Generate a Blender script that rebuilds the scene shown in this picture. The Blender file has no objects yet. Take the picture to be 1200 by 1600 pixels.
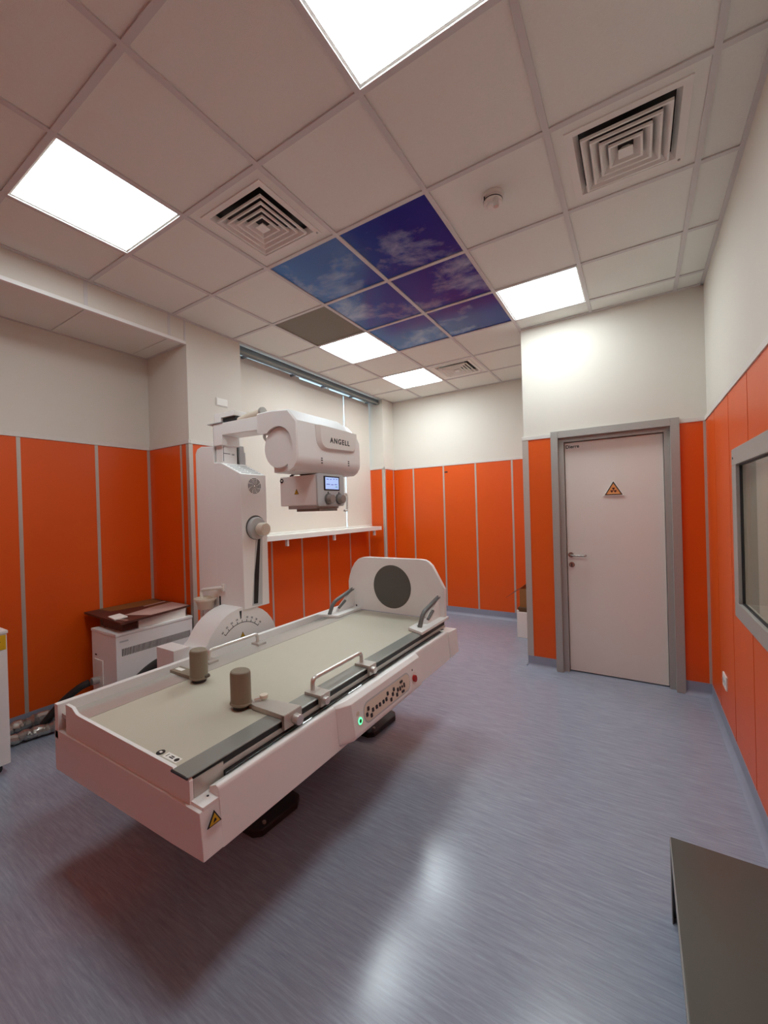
import bpy, bmesh, math, random
from mathutils import Vector, Matrix
random.seed(7)
S = bpy.context.scene
COL = S.collection
PI = math.pi

# ------------------------------------------------------------------ camera
cd = bpy.data.cameras.new('camera')
cam = bpy.data.objects.new('camera', cd)
COL.objects.link(cam)
cd.sensor_fit = 'VERTICAL'
cd.sensor_height = 36.0
cd.lens = 634.35 / 1600 * 36.0
cd.clip_start = 0.02
rv = Vector((0.0124, 0.5579, -0.0272))
Rm = Matrix.Rotation(rv.length, 3, rv.normalized()) @ Matrix(((1, 0, 0), (0, 0, -1), (0, 1, 0)))
right, down, fwd = Rm[0], Rm[1], Rm[2]
M3 = Matrix((right, -down, -fwd)).transposed()
cam.matrix_world = Matrix.Translation((1.5092, -0.7615, 1.5253)) @ M3.to_4x4()
S.camera = cam

# ------------------------------------------------------------------ world, exposure
W = bpy.data.worlds.new('sky')
S.world = W
W.use_nodes = True
bg = W.node_tree.nodes['Background']
bg.inputs[0].default_value = (0.50, 0.76, 1.0, 1)
bg.inputs[1].default_value = 3.0
S.view_settings.view_transform = 'Standard'
S.view_settings.look = 'None'
S.view_settings.gamma = 1.0
S.view_settings.use_curve_mapping = False
S.view_settings.exposure = 0.1
LAMP = 17.5            # radiance of the ceiling light diffusers


# ------------------------------------------------------------------ materials
def lin(c):
    r = []
    for v in c:
        v /= 255.0
        r.append(v / 12.92 if v <= 0.04045 else ((v + 0.055) / 1.055) ** 2.4)
    return (r[0], r[1], r[2], 1)


def new_mat(name):
    m = bpy.data.materials.new(name)
    m.use_nodes = True
    return m, m.node_tree.nodes, m.node_tree.links, m.node_tree.nodes['Principled BSDF']


def mat(name, rgb, rough=0.5, metal=0.0, var=0.04, scale=40.0, bump=0.0, bscale=200.0, spec=0.5, coat=0.0):
    m, N, L, B = new_mat(name)
    c = lin(rgb)
    tc = N.new('ShaderNodeTexCoord')
    no = N.new('ShaderNodeTexNoise')
    no.inputs['Scale'].default_value = scale
    no.inputs['Detail'].default_value = 4
    L.new(tc.outputs['Object'], no.inputs['Vector'])
    mx = N.new('ShaderNodeMix')
    mx.data_type = 'RGBA'
    mx.inputs[6].default_value = [v * (1 - var) for v in c[:3]] + [1]
    mx.inputs[7].default_value = [min(1, v * (1 + var)) for v in c[:3]] + [1]
    L.new(no.outputs['Fac'], mx.inputs[0])
    L.new(mx.outputs[2], B.inputs['Base Color'])
    B.inputs['Roughness'].default_value = rough
    B.inputs['Metallic'].default_value = metal
    B.inputs['Specular IOR Level'].default_value = spec
    B.inputs['Coat Weight'].default_value = coat
    if bump:
        n2 = N.new('ShaderNodeTexNoise')
        n2.inputs['Scale'].default_value = bscale
        n2.inputs['Detail'].default_value = 3
        L.new(tc.outputs['Object'], n2.inputs['Vector'])
        bp = N.new('ShaderNodeBump')
        bp.inputs['Strength'].default_value = bump
        bp.inputs['Distance'].default_value = 0.002
        L.new(n2.outputs['Fac'], bp.inputs['Height'])
        L.new(bp.outputs['Normal'], B.inputs['Normal'])
    return m


def emit(name, rgb, strength):
    m, N, L, B = new_mat(name)
    B.inputs['Base Color'].default_value = lin(rgb)
    B.inputs['Emission Color'].default_value = lin(rgb)
    B.inputs['Emission Strength'].default_value = strength
    return m


def floor_mat():
    m, N, L, B = new_mat('blue_grey_vinyl')
    g = N.new('ShaderNodeNewGeometry')
    mp = N.new('ShaderNodeMapping')
    mp.inputs['Scale'].default_value = (3.0, 40, 1)
    L.new(g.outputs['Position'], mp.inputs['Vector'])
    n1 = N.new('ShaderNodeTexNoise')
    n1.inputs['Scale'].default_value = 2.2
    n1.inputs['Detail'].default_value = 7
    n1.inputs['Roughness'].default_value = 0.72
    n1.inputs['Distortion'].default_value = 0.35
    L.new(mp.outputs[0], n1.inputs['Vector'])
    r = N.new('ShaderNodeValToRGB')
    e = r.color_ramp.elements
    e[0].position, e[0].color = 0.28, lin((136, 143, 159))
    e[1].position, e[1].color = 0.74, lin((172, 179, 195))
    k = e.new(0.5)
    k.color = lin((153, 160, 176))
    L.new(n1.outputs['Fac'], r.inputs[0])
    n2 = N.new('ShaderNodeTexNoise')
    n2.inputs['Scale'].default_value = 1.3
    n2.inputs['Detail'].default_value = 3
    L.new(g.outputs['Position'], n2.inputs['Vector'])
    mr = N.new('ShaderNodeMapRange')
    mr.inputs[3].default_value = 0.15
    mr.inputs[4].default_value = 0.27
    L.new(n2.outputs['Fac'], mr.inputs[0])
    L.new(mr.outputs[0], B.inputs['Roughness'])
    L.new(r.outputs[0], B.inputs['Base Color'])
    bp = N.new('ShaderNodeBump')
    bp.inputs['Strength'].default_value = 0.06
    bp.inputs['Distance'].default_value = 0.002
    L.new(n1.outputs['Fac'], bp.inputs['Height'])
    L.new(bp.outputs[0], B.inputs['Normal'])
    B.inputs['Specular IOR Level'].default_value = 0.5
    return m


def sky_print_mat():
    m, N, L, B = new_mat('printed_sky')
    g = N.new('ShaderNodeNewGeometry')
    mp = N.new('ShaderNodeMapping')
    mp.inputs['Location'].default_value = (3.1, 1.7, 0)
    mp.inputs['Scale'].default_value = (1.5, 1.9, 1)
    L.new(g.outputs['Position'], mp.inputs['Vector'])
    n1 = N.new('ShaderNodeTexNoise')
    n1.inputs['Scale'].default_value = 1.35
    n1.inputs['Detail'].default_value = 9
    n1.inputs['Roughness'].default_value = 0.6
    n1.inputs['Distortion'].default_value = 0.3
    L.new(mp.outputs[0], n1.inputs['Vector'])
    r = N.new('ShaderNodeValToRGB')
    e = r.color_ramp.elements
    e[0].position, e[0].color = 0.51, (0, 0, 0, 1)
    e[1].position, e[1].color = 0.70, (1, 1, 1, 1)
    L.new(n1.outputs['Fac'], r.inputs[0])
    sp = N.new('ShaderNodeSeparateXYZ')
    L.new(g.outputs['Position'], sp.inputs[0])
    mr = N.new('ShaderNodeMapRange')
    mr.inputs[1].default_value = -0.6
    mr.inputs[2].default_value = 0.35
    L.new(sp.outputs['X'], mr.inputs[0])
    b = N.new('ShaderNodeMix')
    b.data_type = 'RGBA'
    b.inputs[6].default_value = lin((44, 112, 190))
    b.inputs[7].default_value = lin((12, 52, 148))
    L.new(mr.outputs[0], b.inputs[0])
    x = N.new('ShaderNodeMix')
    x.data_type = 'RGBA'
    L.new(r.outputs[0], x.inputs[0])
    L.new(b.outputs[2], x.inputs[6])
    x.inputs[7].default_value = lin((184, 204, 226))
    L.new(x.outputs[2], B.inputs['Base Color'])
    B.inputs['Roughness'].default_value = 0.12
    B.inputs['Specular IOR Level'].default_value = 0.25
    return m


def glass(name, tint=(1, 1, 1, 1)):
    m, N, L, B = new_mat(name)
    B.inputs['Base Color'].default_value = tint
    B.inputs['Transmission Weight'].default_value = 1.0
    B.inputs['Roughness'].default_value = 0.0
    B.inputs['IOR'].default_value = 1.45
    return m


PAINT = mat('wall_paint', (223, 216, 205), 0.8, bump=0.15, bscale=120, var=0.015, scale=6)
ORANGE = mat('orange_laminate', (229, 88, 8), 0.38, var=0.03, scale=5)
ALU = mat('aluminium_strip', (196, 186, 176), 0.42, 0.35, var=0.03)
RAILW = mat('dado_rail', (222, 216, 208), 0.45, 0.05, var=0.02)
STEEL = mat('brushed_steel_frame', (176, 172, 166), 0.42, 0.3, var=0.05, scale=60)
TILE = mat('ceiling_tile', (236, 236, 228), 0.92, bump=0.5, bscale=350, var=0.035, scale=120)
TEE = mat('ceiling_tee', (214, 210, 208), 0.6, var=0.02)
FLOOR = floor_mat()
COVE = mat('baseboard_vinyl', (148, 152, 168), 0.45, var=0.08, scale=14)
DOORM = mat('door_laminate', (230, 220, 211), 0.5, var=0.012, scale=90)
WHITE = mat('white_enamel', (242, 240, 237), 0.36, var=0.01)
CREAM = mat('cream_plastic', (226, 214, 196), 0.4, var=0.01)
WPLAST = mat('white_plastic', (236, 233, 226), 0.42, var=0.01)
SHADE = mat('grey_white_enamel', (192, 196, 196), 0.4, var=0.01)
PADTOP = mat('table_surface', (196, 190, 172), 0.42, var=0.02, scale=8)
RAILGREY = mat('grey_rail', (146, 148, 142), 0.22, 0.2, var=0.03)
RAILALU = mat('anodised_alu', (196, 190, 182), 0.36, 0.4, var=0.03)
CHROME = mat('chrome', (216, 212, 206), 0.3, 0.7, var=0.02)
BLACK = mat('black_plastic', (22, 22, 24), 0.45, var=0.1)
DARK = mat('dark_paint', (40, 40, 44), 0.5, var=0.08)
CHAR = mat('charcoal_pad', (92, 91, 86), 0.6, var=0.04)
GRIP = mat('grey_grip', (104, 106, 104), 0.4, var=0.04)
TAUPE = mat('taupe_vinyl', (138, 128, 110), 0.5, var=0.05, scale=30, bump=0.15, bscale=300)
TAUPED = mat('taupe_zip', (88, 78, 66), 0.5, var=0.05)
YELLOW = mat('warning_yellow', (226, 182, 30), 0.45, var=0.02)
SIGNOR = mat('sign_orange', (226, 150, 84), 0.45, var=0.02)
RED = mat('red_button', (176, 26, 22), 0.35, var=0.02)
LEDG = emit('green_led', (90, 255, 160), 2.0)
SCREEN = emit('lit_screen', (160, 185, 235), 0.75)
SCRTXT = mat('screen_marks', (96, 110, 160), 0.5)
HOSE = mat('black_corrugated_hose', (42, 40, 40), 0.55, var=0.1)
FOIL = mat('metal_conduit', (186, 182, 176), 0.28, 0.75, var=0.2, scale=30, bump=0.6, bscale=60)
CARDB = mat('brown_cardboard', (150, 104, 56), 0.8, var=0.06, scale=20)
PRINTB = mat('dark_brown_print', (84, 44, 34), 0.55, var=0.05)
PRINTO = mat('olive_print', (132, 92, 48), 0.55, var=0.05)
PRINTP = mat('pale_print', (190, 160, 150), 0.5, var=0.03)
PAPER = mat('paper', (240, 236, 228), 0.8, var=0.01)
BROWNT = mat('grey_brown_tile', (120, 110, 94), 0.55, var=0.08, scale=60)
GALV = mat('dark_grey_rail', (112, 122, 128), 0.4, 0.6, var=0.04)
BLINDM = mat('blind_fabric', (222, 213, 201), 0.75, var=0.01, bump=0.1, bscale=400)
BENCHM = mat('grey_coated_steel', (98, 98, 93), 0.22, 0.25, var=0.03, scale=25)
SKYP = sky_print_mat()
GLASS = glass('clear_glass')
LEADG = glass('lead_glass', (0.93, 0.93, 0.86, 1))
ACRYL = glass('smoked_acrylic', (0.55, 0.56, 0.58, 1))
LIGHTM = {k: emit('light_diffuser', (234, 247, 250), LAMP * v * 1.15) for k, v in (('dim', 0.65), ('mid', 0.85), ('full', 1.1), ('door', 0.8))}
CROOM = mat('control_room_paint', (206, 198, 178), 0.8, var=0.02)


# ------------------------------------------------------------------ helpers
def B():
    return bmesh.new()


def merge(dst, src):
    me = bpy.data.meshes.new('tmp')
    src.to_mesh(me)
    src.free()
    dst.from_mesh(me)
    bpy.data.meshes.remove(me)


def box(bm, x0, x1, y0, y1, z0, z1, bev=0.0, seg=2):
    t = B()
    v = [t.verts.new((x, y, z)) for x in (x0, x1) for y in (y0, y1) for z in (z0, z1)]
    for f in ((0, 1, 3, 2), (4, 6, 7, 5), (0, 4, 5, 1), (2, 3, 7, 6), (0, 2, 6, 4), (1, 5, 7, 3)):
        t.faces.new([v[i] for i in f])
    bmesh.ops.recalc_face_normals(t, faces=t.faces)
    if bev:
        bmesh.ops.bevel(t, geom=t.edges[:], offset=bev, segments=seg, affect='EDGES', profile=0.5)
    merge(bm, t)
    return bm


def place(axis, p, a):
    if axis == 'x':
        return (a, p[0], p[1])
    if axis == 'y':
        return (p[0], a, p[1])
    return (p[0], p[1], a)


def loft(bm, axis, secs, bev=0.0, seg=2):
    """secs: list of (a, pts2d) with equal counts; closed, capped."""
    t = B()
    rings = [[t.verts.new(place(axis, p, a)) for p in pts] for a, pts in secs]
    n = len(rings[0])
    for r0, r1 in zip(rings, rings[1:]):
        for i in range(n):
            j = (i + 1) % n
            t.faces.new((r0[i], r0[j], r1[j], r1[i]))
    t.faces.new(rings[0])
    t.faces.new(rings[-1][::-1])
    bmesh.ops.recalc_face_normals(t, faces=t.faces)
    if bev:
        es = [e for e in t.edges if len(e.link_faces) == 2 and e.calc_face_angle(0) > 0.5]
        bmesh.ops.bevel(t, geom=es, offset=bev, segments=seg, affect='EDGES', profile=0.5, clamp_overlap=True)
    merge(bm, t)
    return bm


def prism(bm, axis, pts, a0, a1, bev=0.0, seg=2):
    return loft(bm, axis, [(a0, pts), (a1, pts)], bev, seg)


def circ(cx, cy, r, n=24, a0=0.0, a1=2 * PI, ry=None):
    full = abs(a1 - a0 - 2 * PI) < 1e-6
    m = n if full else n - 1
    return [(cx + r * math.cos(a0 + (a1 - a0) * i / m), cy + (ry or r) * math.sin(a0 + (a1 - a0) * i / m)) for i in range(n)]


def cyl(bm, axis, c, r, a0, a1, n=24, bev=0.0, r1=None):
    return loft(bm, axis, [(a0, circ(c[0], c[1], r, n)), (a1, circ(c[0], c[1], r1 or r, n))], bev)


def fillet(pts, rad, n=5):
    out = []
    P = [Vector(p) for p in pts]
    for i, p in enumerate(P):
        if i in (0, len(P) - 1) or rad <= 0:
            out.append(p)
            continue
        a, b = (P[i - 1] - p), (P[i + 1] - p)
        r = min(rad, a.length * 0.49, b.length * 0.49)
        p0, p1 = p + a.normalized() * r, p + b.normalized() * r
        for k in range(n + 1):
            s = k / n
            out.append((1 - s) ** 2 * p0 + 2 * s * (1 - s) * p + s * s * p1)
    return out


def tube(bm, pts, r, seg=10, rad=0.0, wob=None):
    P = fillet(pts, rad)
    t = B()
    rings = []
    up = Vector((0, 0, 1))
    prev = None
    for i, p in enumerate(P):
        d = (P[min(i + 1, len(P) - 1)] - P[max(i - 1, 0)]).normalized()
        if prev is None:
            ref = up if abs(d.dot(up)) < 0.9 else Vector((1, 0, 0))
            u = d.cross(ref).normalized()
        else:
            u = (prev - d * prev.dot(d)).normalized()
        prev = u
        w = d.cross(u)
        rr = r if wob is None else r * wob(i)
        rings.append([t.verts.new(p + (u * math.cos(2 * PI * k / seg) + w * math.sin(2 * PI * k / seg)) * rr) for k in range(seg)])
    for r0, r1 in zip(rings, rings[1:]):
        for k in range(seg):
            j = (k + 1) % seg
            t.faces.new((r0[k], r0[j], r1[j], r1[k]))
    t.faces.new(rings[0][::-1])
    t.faces.new(rings[-1])
    bmesh.ops.recalc_face_normals(t, faces=t.faces)
    merge(bm, t)
    return bm


def rot_z(bm, ang, c):
    bmesh.ops.rotate(bm, verts=bm.verts, cent=c, matrix=Matrix.Rotation(ang, 3, 'Z'))
    return bm


def root_of(o):
    while o.parent:
        o = o.parent
    return o


def obj(name, bm, m, parent=None, label=None):
    """bm is in room coordinates; a part gets its thing's origin."""
    for f in bm.faces:
        f.smooth = True
    for e in bm.edges:
        if len(e.link_faces) == 2:
            e.smooth = e.calc_face_angle(0) < 0.6
    if parent is not None:
        bmesh.ops.translate(bm, verts=bm.verts, vec=-root_of(parent).location)
    me = bpy.data.meshes.new(name)
    bm.to_mesh(me)
    bm.free()
    me.materials.append(m)
    o = bpy.data.objects.new(name, me)
    COL.objects.link(o)
    if len(me.polygons) > 6:
        wn = o.modifiers.new('weighted_normal', 'WEIGHTED_NORMAL')
        wn.keep_sharp = True
        wn.weight = 80
    if parent is not None:
        o.parent = parent
    if label:
        o['label'] = label
    return o


def thing(name, label, cat, loc, group=None):
    o = bpy.data.objects.new(name, None)
    o.empty_display_size = 0.05
    COL.objects.link(o)
    o.location = loc
    o['label'] = label
    o['category'] = cat
    if group:
        o['group'] = group
    return o


def struct(name, bm, m):
    o = obj(name, bm, m)
    o['kind'] = 'structure'
    return o


def tag(o, label, cat, group=None):
    o['label'] = label
    o['category'] = cat
    if group:
        o['group'] = group
    return o


def text(name, s, size, m, parent, origin, xdir, ydir, depth=0.0012, align='LEFT', bold=0.0, space=1.0):
    cu = bpy.data.curves.new('txt', 'FONT')
    cu.body = s
    cu.size = size
    cu.extrude = depth / 2
    cu.offset = bold
    cu.align_x = align
    cu.space_character = space
    to = bpy.data.objects.new('txt', cu)
    COL.objects.link(to)
    dg = bpy.context.evaluated_depsgraph_get()
    me = bpy.data.meshes.new_from_object(to.evaluated_get(dg))
    bpy.data.objects.remove(to)
    x, y = Vector(xdir).normalized(), Vector(ydir).normalized()
    z = x.cross(y)
    mt = Matrix((x, y, z)).transposed().to_4x4()
    mt.translation = Vector(origin) - (root_of(parent).location if parent else Vector())
    me.transform(mt)
    me.materials.clear()
    me.materials.append(m)
    o = bpy.data.objects.new(name, me)
    COL.objects.link(o)
    if parent:
        o.parent = parent
    return o


def triangle_sticker(parent, c, w, face, deep=0.001, sub=True):
    """yellow black-edged warning triangle; face 'x' looks to +x, '-y' looks to -y. c = centre on the surface"""
    h = w * 0.9

    def tri(k):
        return [(-w / 2 * k, -h / 3 * k), (w / 2 * k, -h / 3 * k), (0, h * 2 / 3 * k)]

    def mk(bm, pts, d0, d1):
        if face == 'x':
            prism(bm, 'x', [(c[1] + p, c[2] + q) for p, q in pts], c[0] + d0, c[0] + d1)
        else:
            prism(bm, 'y', [(c[0] + p, c[2] + q) for p, q in pts], c[1] - d0, c[1] - d1)
        return bm
    a = obj('warning_sticker', mk(B(), tri(1), 0, deep), BLACK, parent, 'black edged yellow warning triangle')
    obj('sticker_face', mk(B(), tri(0.74), deep * 0.5, deep * 1.6), YELLOW, a)
    obj('sticker_mark', mk(B(), [(-w * .1, -h * .13), (w * .12, -h * .02), (w * .02, h * .16), (-w * .06, h * .05)], deep, deep * 2.2), BLACK, a)
    return a


# ================================================================== SETTING
H = 3.195
ZD0, ZD1 = 2.145, 2.18          # dado rail
ZB = 0.105                      # baseboard top
XR, YD, YB, XP, XL, XF, YN = 1.98, 3.2355, 4.746, -1.74, -2.36, -1.715, -1.9

b = box(B(), XL - 0.3, XR + 0.2, YN - 0.2, YB + 0.2, -0.1, 0)
struct('floor', b, FLOOR)

# walls (plain plaster bodies)
wall_left = struct('wall_left', box(B(), XL - 0.15, XL, YN, 1.32, 0, H + 0.1), PAINT)
wall_pillar = struct('wall_pillar_left', box(B(), XL - 0.15, XP, 1.32, 1.88, 0, H + 0.1), PAINT)
wall_window = struct('wall_window', box(B(), -2.15, -2.0, 1.88, 4.44, 0, 1.235), PAINT)
wall_far_pillar = struct('wall_pillar_far', box(B(), -2.15, XF, 4.44, YB + 0.15, 0, H + 0.1), PAINT)
wall_back = struct('wall_back', box(B(), XF, 0.605, YB, YB + 0.15, 0, H + 0.1), PAINT)
wall_side = struct('wall_side', box(B(), 0.605, 0.755, YD + 0.15, YB + 0.15, 0, H + 0.1), PAINT)
DX0, DX1, DZ1 = 0.90, 1.752, 2.14
b = B()
box(b, 0.605, DX0, YD, YD + 0.15, 0, H + 0.1)
box(b, DX1, XR + 0.15, YD, YD + 0.15, 0, H + 0.1)
box(b, DX0, DX1, YD, YD + 0.15, DZ1, H + 0.1)
wall_door = struct('wall_door', b, PAINT)
WY0, WY1, WZ0, WZ1 = 0.76, 2.10, 0.955, 1.725     # observation window opening
b = B()
box(b, XR, XR + 0.15, YN, WY0, 0, H + 0.1)
box(b, XR, XR + 0.15, WY1, YD, 0, H + 0.1)
box(b, XR, XR + 0.15, WY0, WY1, 0, WZ0)
box(b, XR, XR + 0.15, WY0, WY1, WZ1, H + 0.1)
wall_right = struct('wall_right', b, PAINT)
wall_near = struct('wall_near', box(B(), XL - 0.15, XR + 0.15, YN - 0.15, YN, 0, H + 0.1), PAINT)

# control room seen through the observation window
b = B()
box(b, 4.0, 4.1, -0.6, 3.0, 0, 2.9)
box(b, XR + 0.15, 4.0, 2.9, 3.0, 0, 2.9)
box(b, XR + 0.15, 4.0, -0.6, -0.5, 0, 2.9)
box(b, XR + 0.15, 4.1, -0.6, 3.0, 2.8, 2.9)
struct('wall_control_room', b, CROOM)
struct('floor_control_room', box(B(), XR + 0.15, 4.0, -0.5, 2.9, -0.1, 0), FLOOR)


def cut_cells(a0, a1, z0, z1, hole):
    """rectangle minus hole -> list of rectangles"""
    if not hole or hole[0] >= a1 or hole[1] <= a0:
        return [(a0, a1, z0, z1)]
    h0, h1, g0, g1 = hole
    r = []
    if h0 > a0:
        r.append((a0, h0, z0, z1))
    if h1 < a1:
        r.append((h1, a1, z0, z1))
    m0, m1 = max(a0, h0), min(a1, h1)
    r += [(m0, m1, z0, g0), (m0, m1, g1, z1)]
    return r


def panelled(wall, axis, p, n, a0, a1, strips, sw=0.024, z0=ZB, z1=ZD0, hole=None, sm=None, sd=0.010):
    """orange panels 8 mm proud, metal strips between. axis = direction the wall runs"""
    es = [a0] + list(strips) + [a1]
    for i in range(len(es) - 1):
        l = es[i] + (sw / 2 if i > 0 else 0)
        r = es[i + 1] - (sw / 2 if i < len(es) - 2 else 0)
        if r - l < 0.01:
            continue
        bm = B()
        for (u0, u1, w0, w1) in cut_cells(l, r, z0, z1, hole):
            d = sorted((p, p + n * 0.008))
            if axis == 'x':
                box(bm, u0, u1, d[0], d[1], w0, w1)
            else:
                box(bm, d[0], d[1], u0, u1, w0, w1)
        obj('wall_panel', bm, ORANGE, wall)
    for s in strips:
        bm = B()
        d = sorted((p, p + n * sd))
        for (u0, u1, w0, w1) in cut_cells(s - sw / 2, s + sw / 2, z0, z1, hole):
            if axis == 'x':
                box(bm, u0, u1, d[0], d[1], w0, w1)
            else:
                box(bm, d[0], d[1], u0, u1, w0, w1)
        obj('panel_strip', bm, sm or ALU, wall)


trim_no = [0]


def rail(axis, p, n, a0, a1, z0=ZD0, z1=ZD1, th=0.016, m=None):
    trim_no[0] += 1
    d = sorted((p, p + n * th))
    bm = box(B(), a0, a1, d[0], d[1], z0, z1, 0.003) if axis == 'x' else box(B(), d[0], d[1], a0, a1, z0, z1, 0.003)
    return struct('trim_%d' % trim_no[0], bm, m or RAILW)


def baseboard(side, axis, p, n, a0, a1):
    prof = [(0, 0), (0.040, 0), (0.036, 0.004), (0.024, 0.010), (0.014, 0.022), (0.010, 0.036), (0.010, ZB), (0, ZB)]
    pts = [(p + n * q, z) for q, z in prof]
    return struct('baseboard_' + side, prism(B(), 'y' if axis == 'y' else 'x', pts, a0, a1), COVE)


# left alcove
panelled(wall_left, 'y', XL, 1, YN, 1.32, [-1.64, -1.14, -0.64, -0.14, 0.36, 0.87, 1.30])
rail('y', XL, 1, YN, 1.304)
baseboard('left', 'y', XL, 1, YN, 1.31)
panelled(wall_pillar, 'x', 1.32, -1, XL + 0.012, XP - 0.005, [-1.85])
rail('x', 1.32, -1, XL, XP + 0.016)
baseboard('pillar', 'x', 1.32, -1, XL + 0.01, XP)
panelled(wall_pillar, 'y', XP, 1, 1.345, 1.88, [1.60])
rail('y', XP, 1, 1.32, 1.88)
baseboard('pillar_front', 'y', XP, 1, 1.32, 1.88)
obj('corner_trim', box(B(), XP - 0.03, XP + 0.012, 1.308, 1.345, ZB, ZD0), ALU, wall_pillar)
# window bay
panelled(wall_window, 'y', -2.0, 1, 1.88, 4.44, [2.439, 2.926, 3.428, 3.910, 4.399], z1=1.235)
baseboard('window', 'y', -2.0, 1, 1.88, 4.43)
panelled(wall_far_pillar, 'x', 4.44, -1, -1.99, XF, [-1.735])
rail('x', 4.44, -1, -2.0, XF + 0.016)
baseboard('pillar_far', 'x', 4.44, -1, -1.99, XF)
panelled(wall_far_pillar, 'y', XF, 1, 4.44, YB, [4.455, 4.70])
rail('y', XF, 1, 4.424, YB)
baseboard('pillar_far_side', 'y', XF, 1, 4.43, YB)
# back wall
panelled(wall_back, 'x', YB, -1, XF + 0.012, 0.605, [-1.375, -0.88, -0.398, 0.104, 0.58])
rail('x', YB, -1, XF, 0.605)
baseboard('back', 'x', YB, -1, XF, 0.605)
obj('hook_mark', box(B(), -0.862, -0.815, YB - 0.014, YB - 0.006, 2.045, 2.062, 0.002), BLACK, wall_back, 'small black mark on the panel')
panelled(wall_side, 'y', 0.605, -1, YD + 0.0, YB, [3.72, 4.21])
rail('y', 0.605, -1, YD, YB)
baseboard('side', 'y', 0.605, -1, YD, YB)
# door wall
panelled(wall_door, 'x', YD, -1, 0.648, 0.86, [])
panelled(wall_door, 'x', YD, -1, 1.80, 1.955, [])
obj('corner_trim', box(B(), 0.593, 0.648, YD - 0.012, YD + 0.03, ZB, ZD0), ALU, wall_door)
obj('corner_trim', box(B(), 1.955, 1.972, YD - 0.012, YD, ZB, ZD0), ALU, wall_door)
rail('x', YD, -1, 0.589, 0.85)
rail('x', YD, -1, 1.80, XR)
baseboard('door_left', 'x', YD, -1, 0.595, 0.852)
baseboard('door_right', 'x', YD, -1, 1.80, XR)
# right wall
FW = (WY0 - 0.02, WY1 + 0.02, WZ0 - 0.02, WZ1 + 0.02)
panelled(wall_right, 'y', XR, -1, YN, YD - 0.008, [-1.51, -1.03, -0.55, -0.07, 0.41, 0.89, 1.37, 1.85, 2.33, 2.83], sw=0.012, hole=FW, sd=0.005)
rail('y', XR, -1, YN, YD)
baseboard('right', 'y', XR, -1, YN, YD)
# near wall, behind the camera
panelled(wall_near, 'x', YN, 1, XL, XR, [-1.9, -1.4, -0.9, -0.4, 0.1, 0.6, 1.1, 1.6])
rail('x', YN, 1, XL, XR)

# ------------------------------------------------------------------ ceiling
ceiling = struct('ceiling', box(B(), XL - 0.15, XR + 0.15, YN - 0.15, YB + 0.15, H + 0.06, H + 0.16), TILE)
XS = [XP, -1.2, -0.6, 0.0, 0.6, 1.2, 1.8, XR]
YS = [YN, -1.8, -1.2, -0.6, 0.0, 0.6, 1.2, 1.8, 2.4, 3.0, 3.6, 4.2, YB]
LIGHTS = {(0.6, 0.0): 'largest lit square ceiling panel, cut by the top edge of the photo',
          (-1.2, 0.0): 'lit square ceiling panel above the left alcove, nearest the left wall',
          (0.6, 2.4): 'lit square ceiling panel nearest the white door wall',
          (-1.2, 2.4): 'lit square ceiling panel beside the plain brown ceiling tile',
          (-1.2, 3.6): 'farthest lit square ceiling panel, beside the small far air vent'}
SKY = {(0.0, 1.2): 'blue sky print ceiling panel nearest the camera, deep blue with cloud at its right',
       (-0.6, 1.2): 'blue sky print ceiling panel next to the left square air vent',
       (0.0, 1.8): 'blue sky print ceiling panel in the middle of the right hand row of three',
       (-0.6, 1.8): 'blue sky print ceiling panel in the middle of the left row, touching the plain brown tile corner',
       (0.0, 2.4): 'blue sky print ceiling panel touching the lit panel near the door wall',
       (-0.6, 2.4): 'blue sky print ceiling panel touching the lit panel beside the brown one'}
VENTS = {(1.2, 1.2): 'large square ceiling air vent near the right wall',
         (-0.6, 0.6): 'square ceiling air vent just before the blue sky panels',
         (-0.6, 3.6): 'smallest farthest square ceiling air vent, beside a lit panel'}


def key(x, y):
    return (round(x, 2), round(y, 2))


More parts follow.
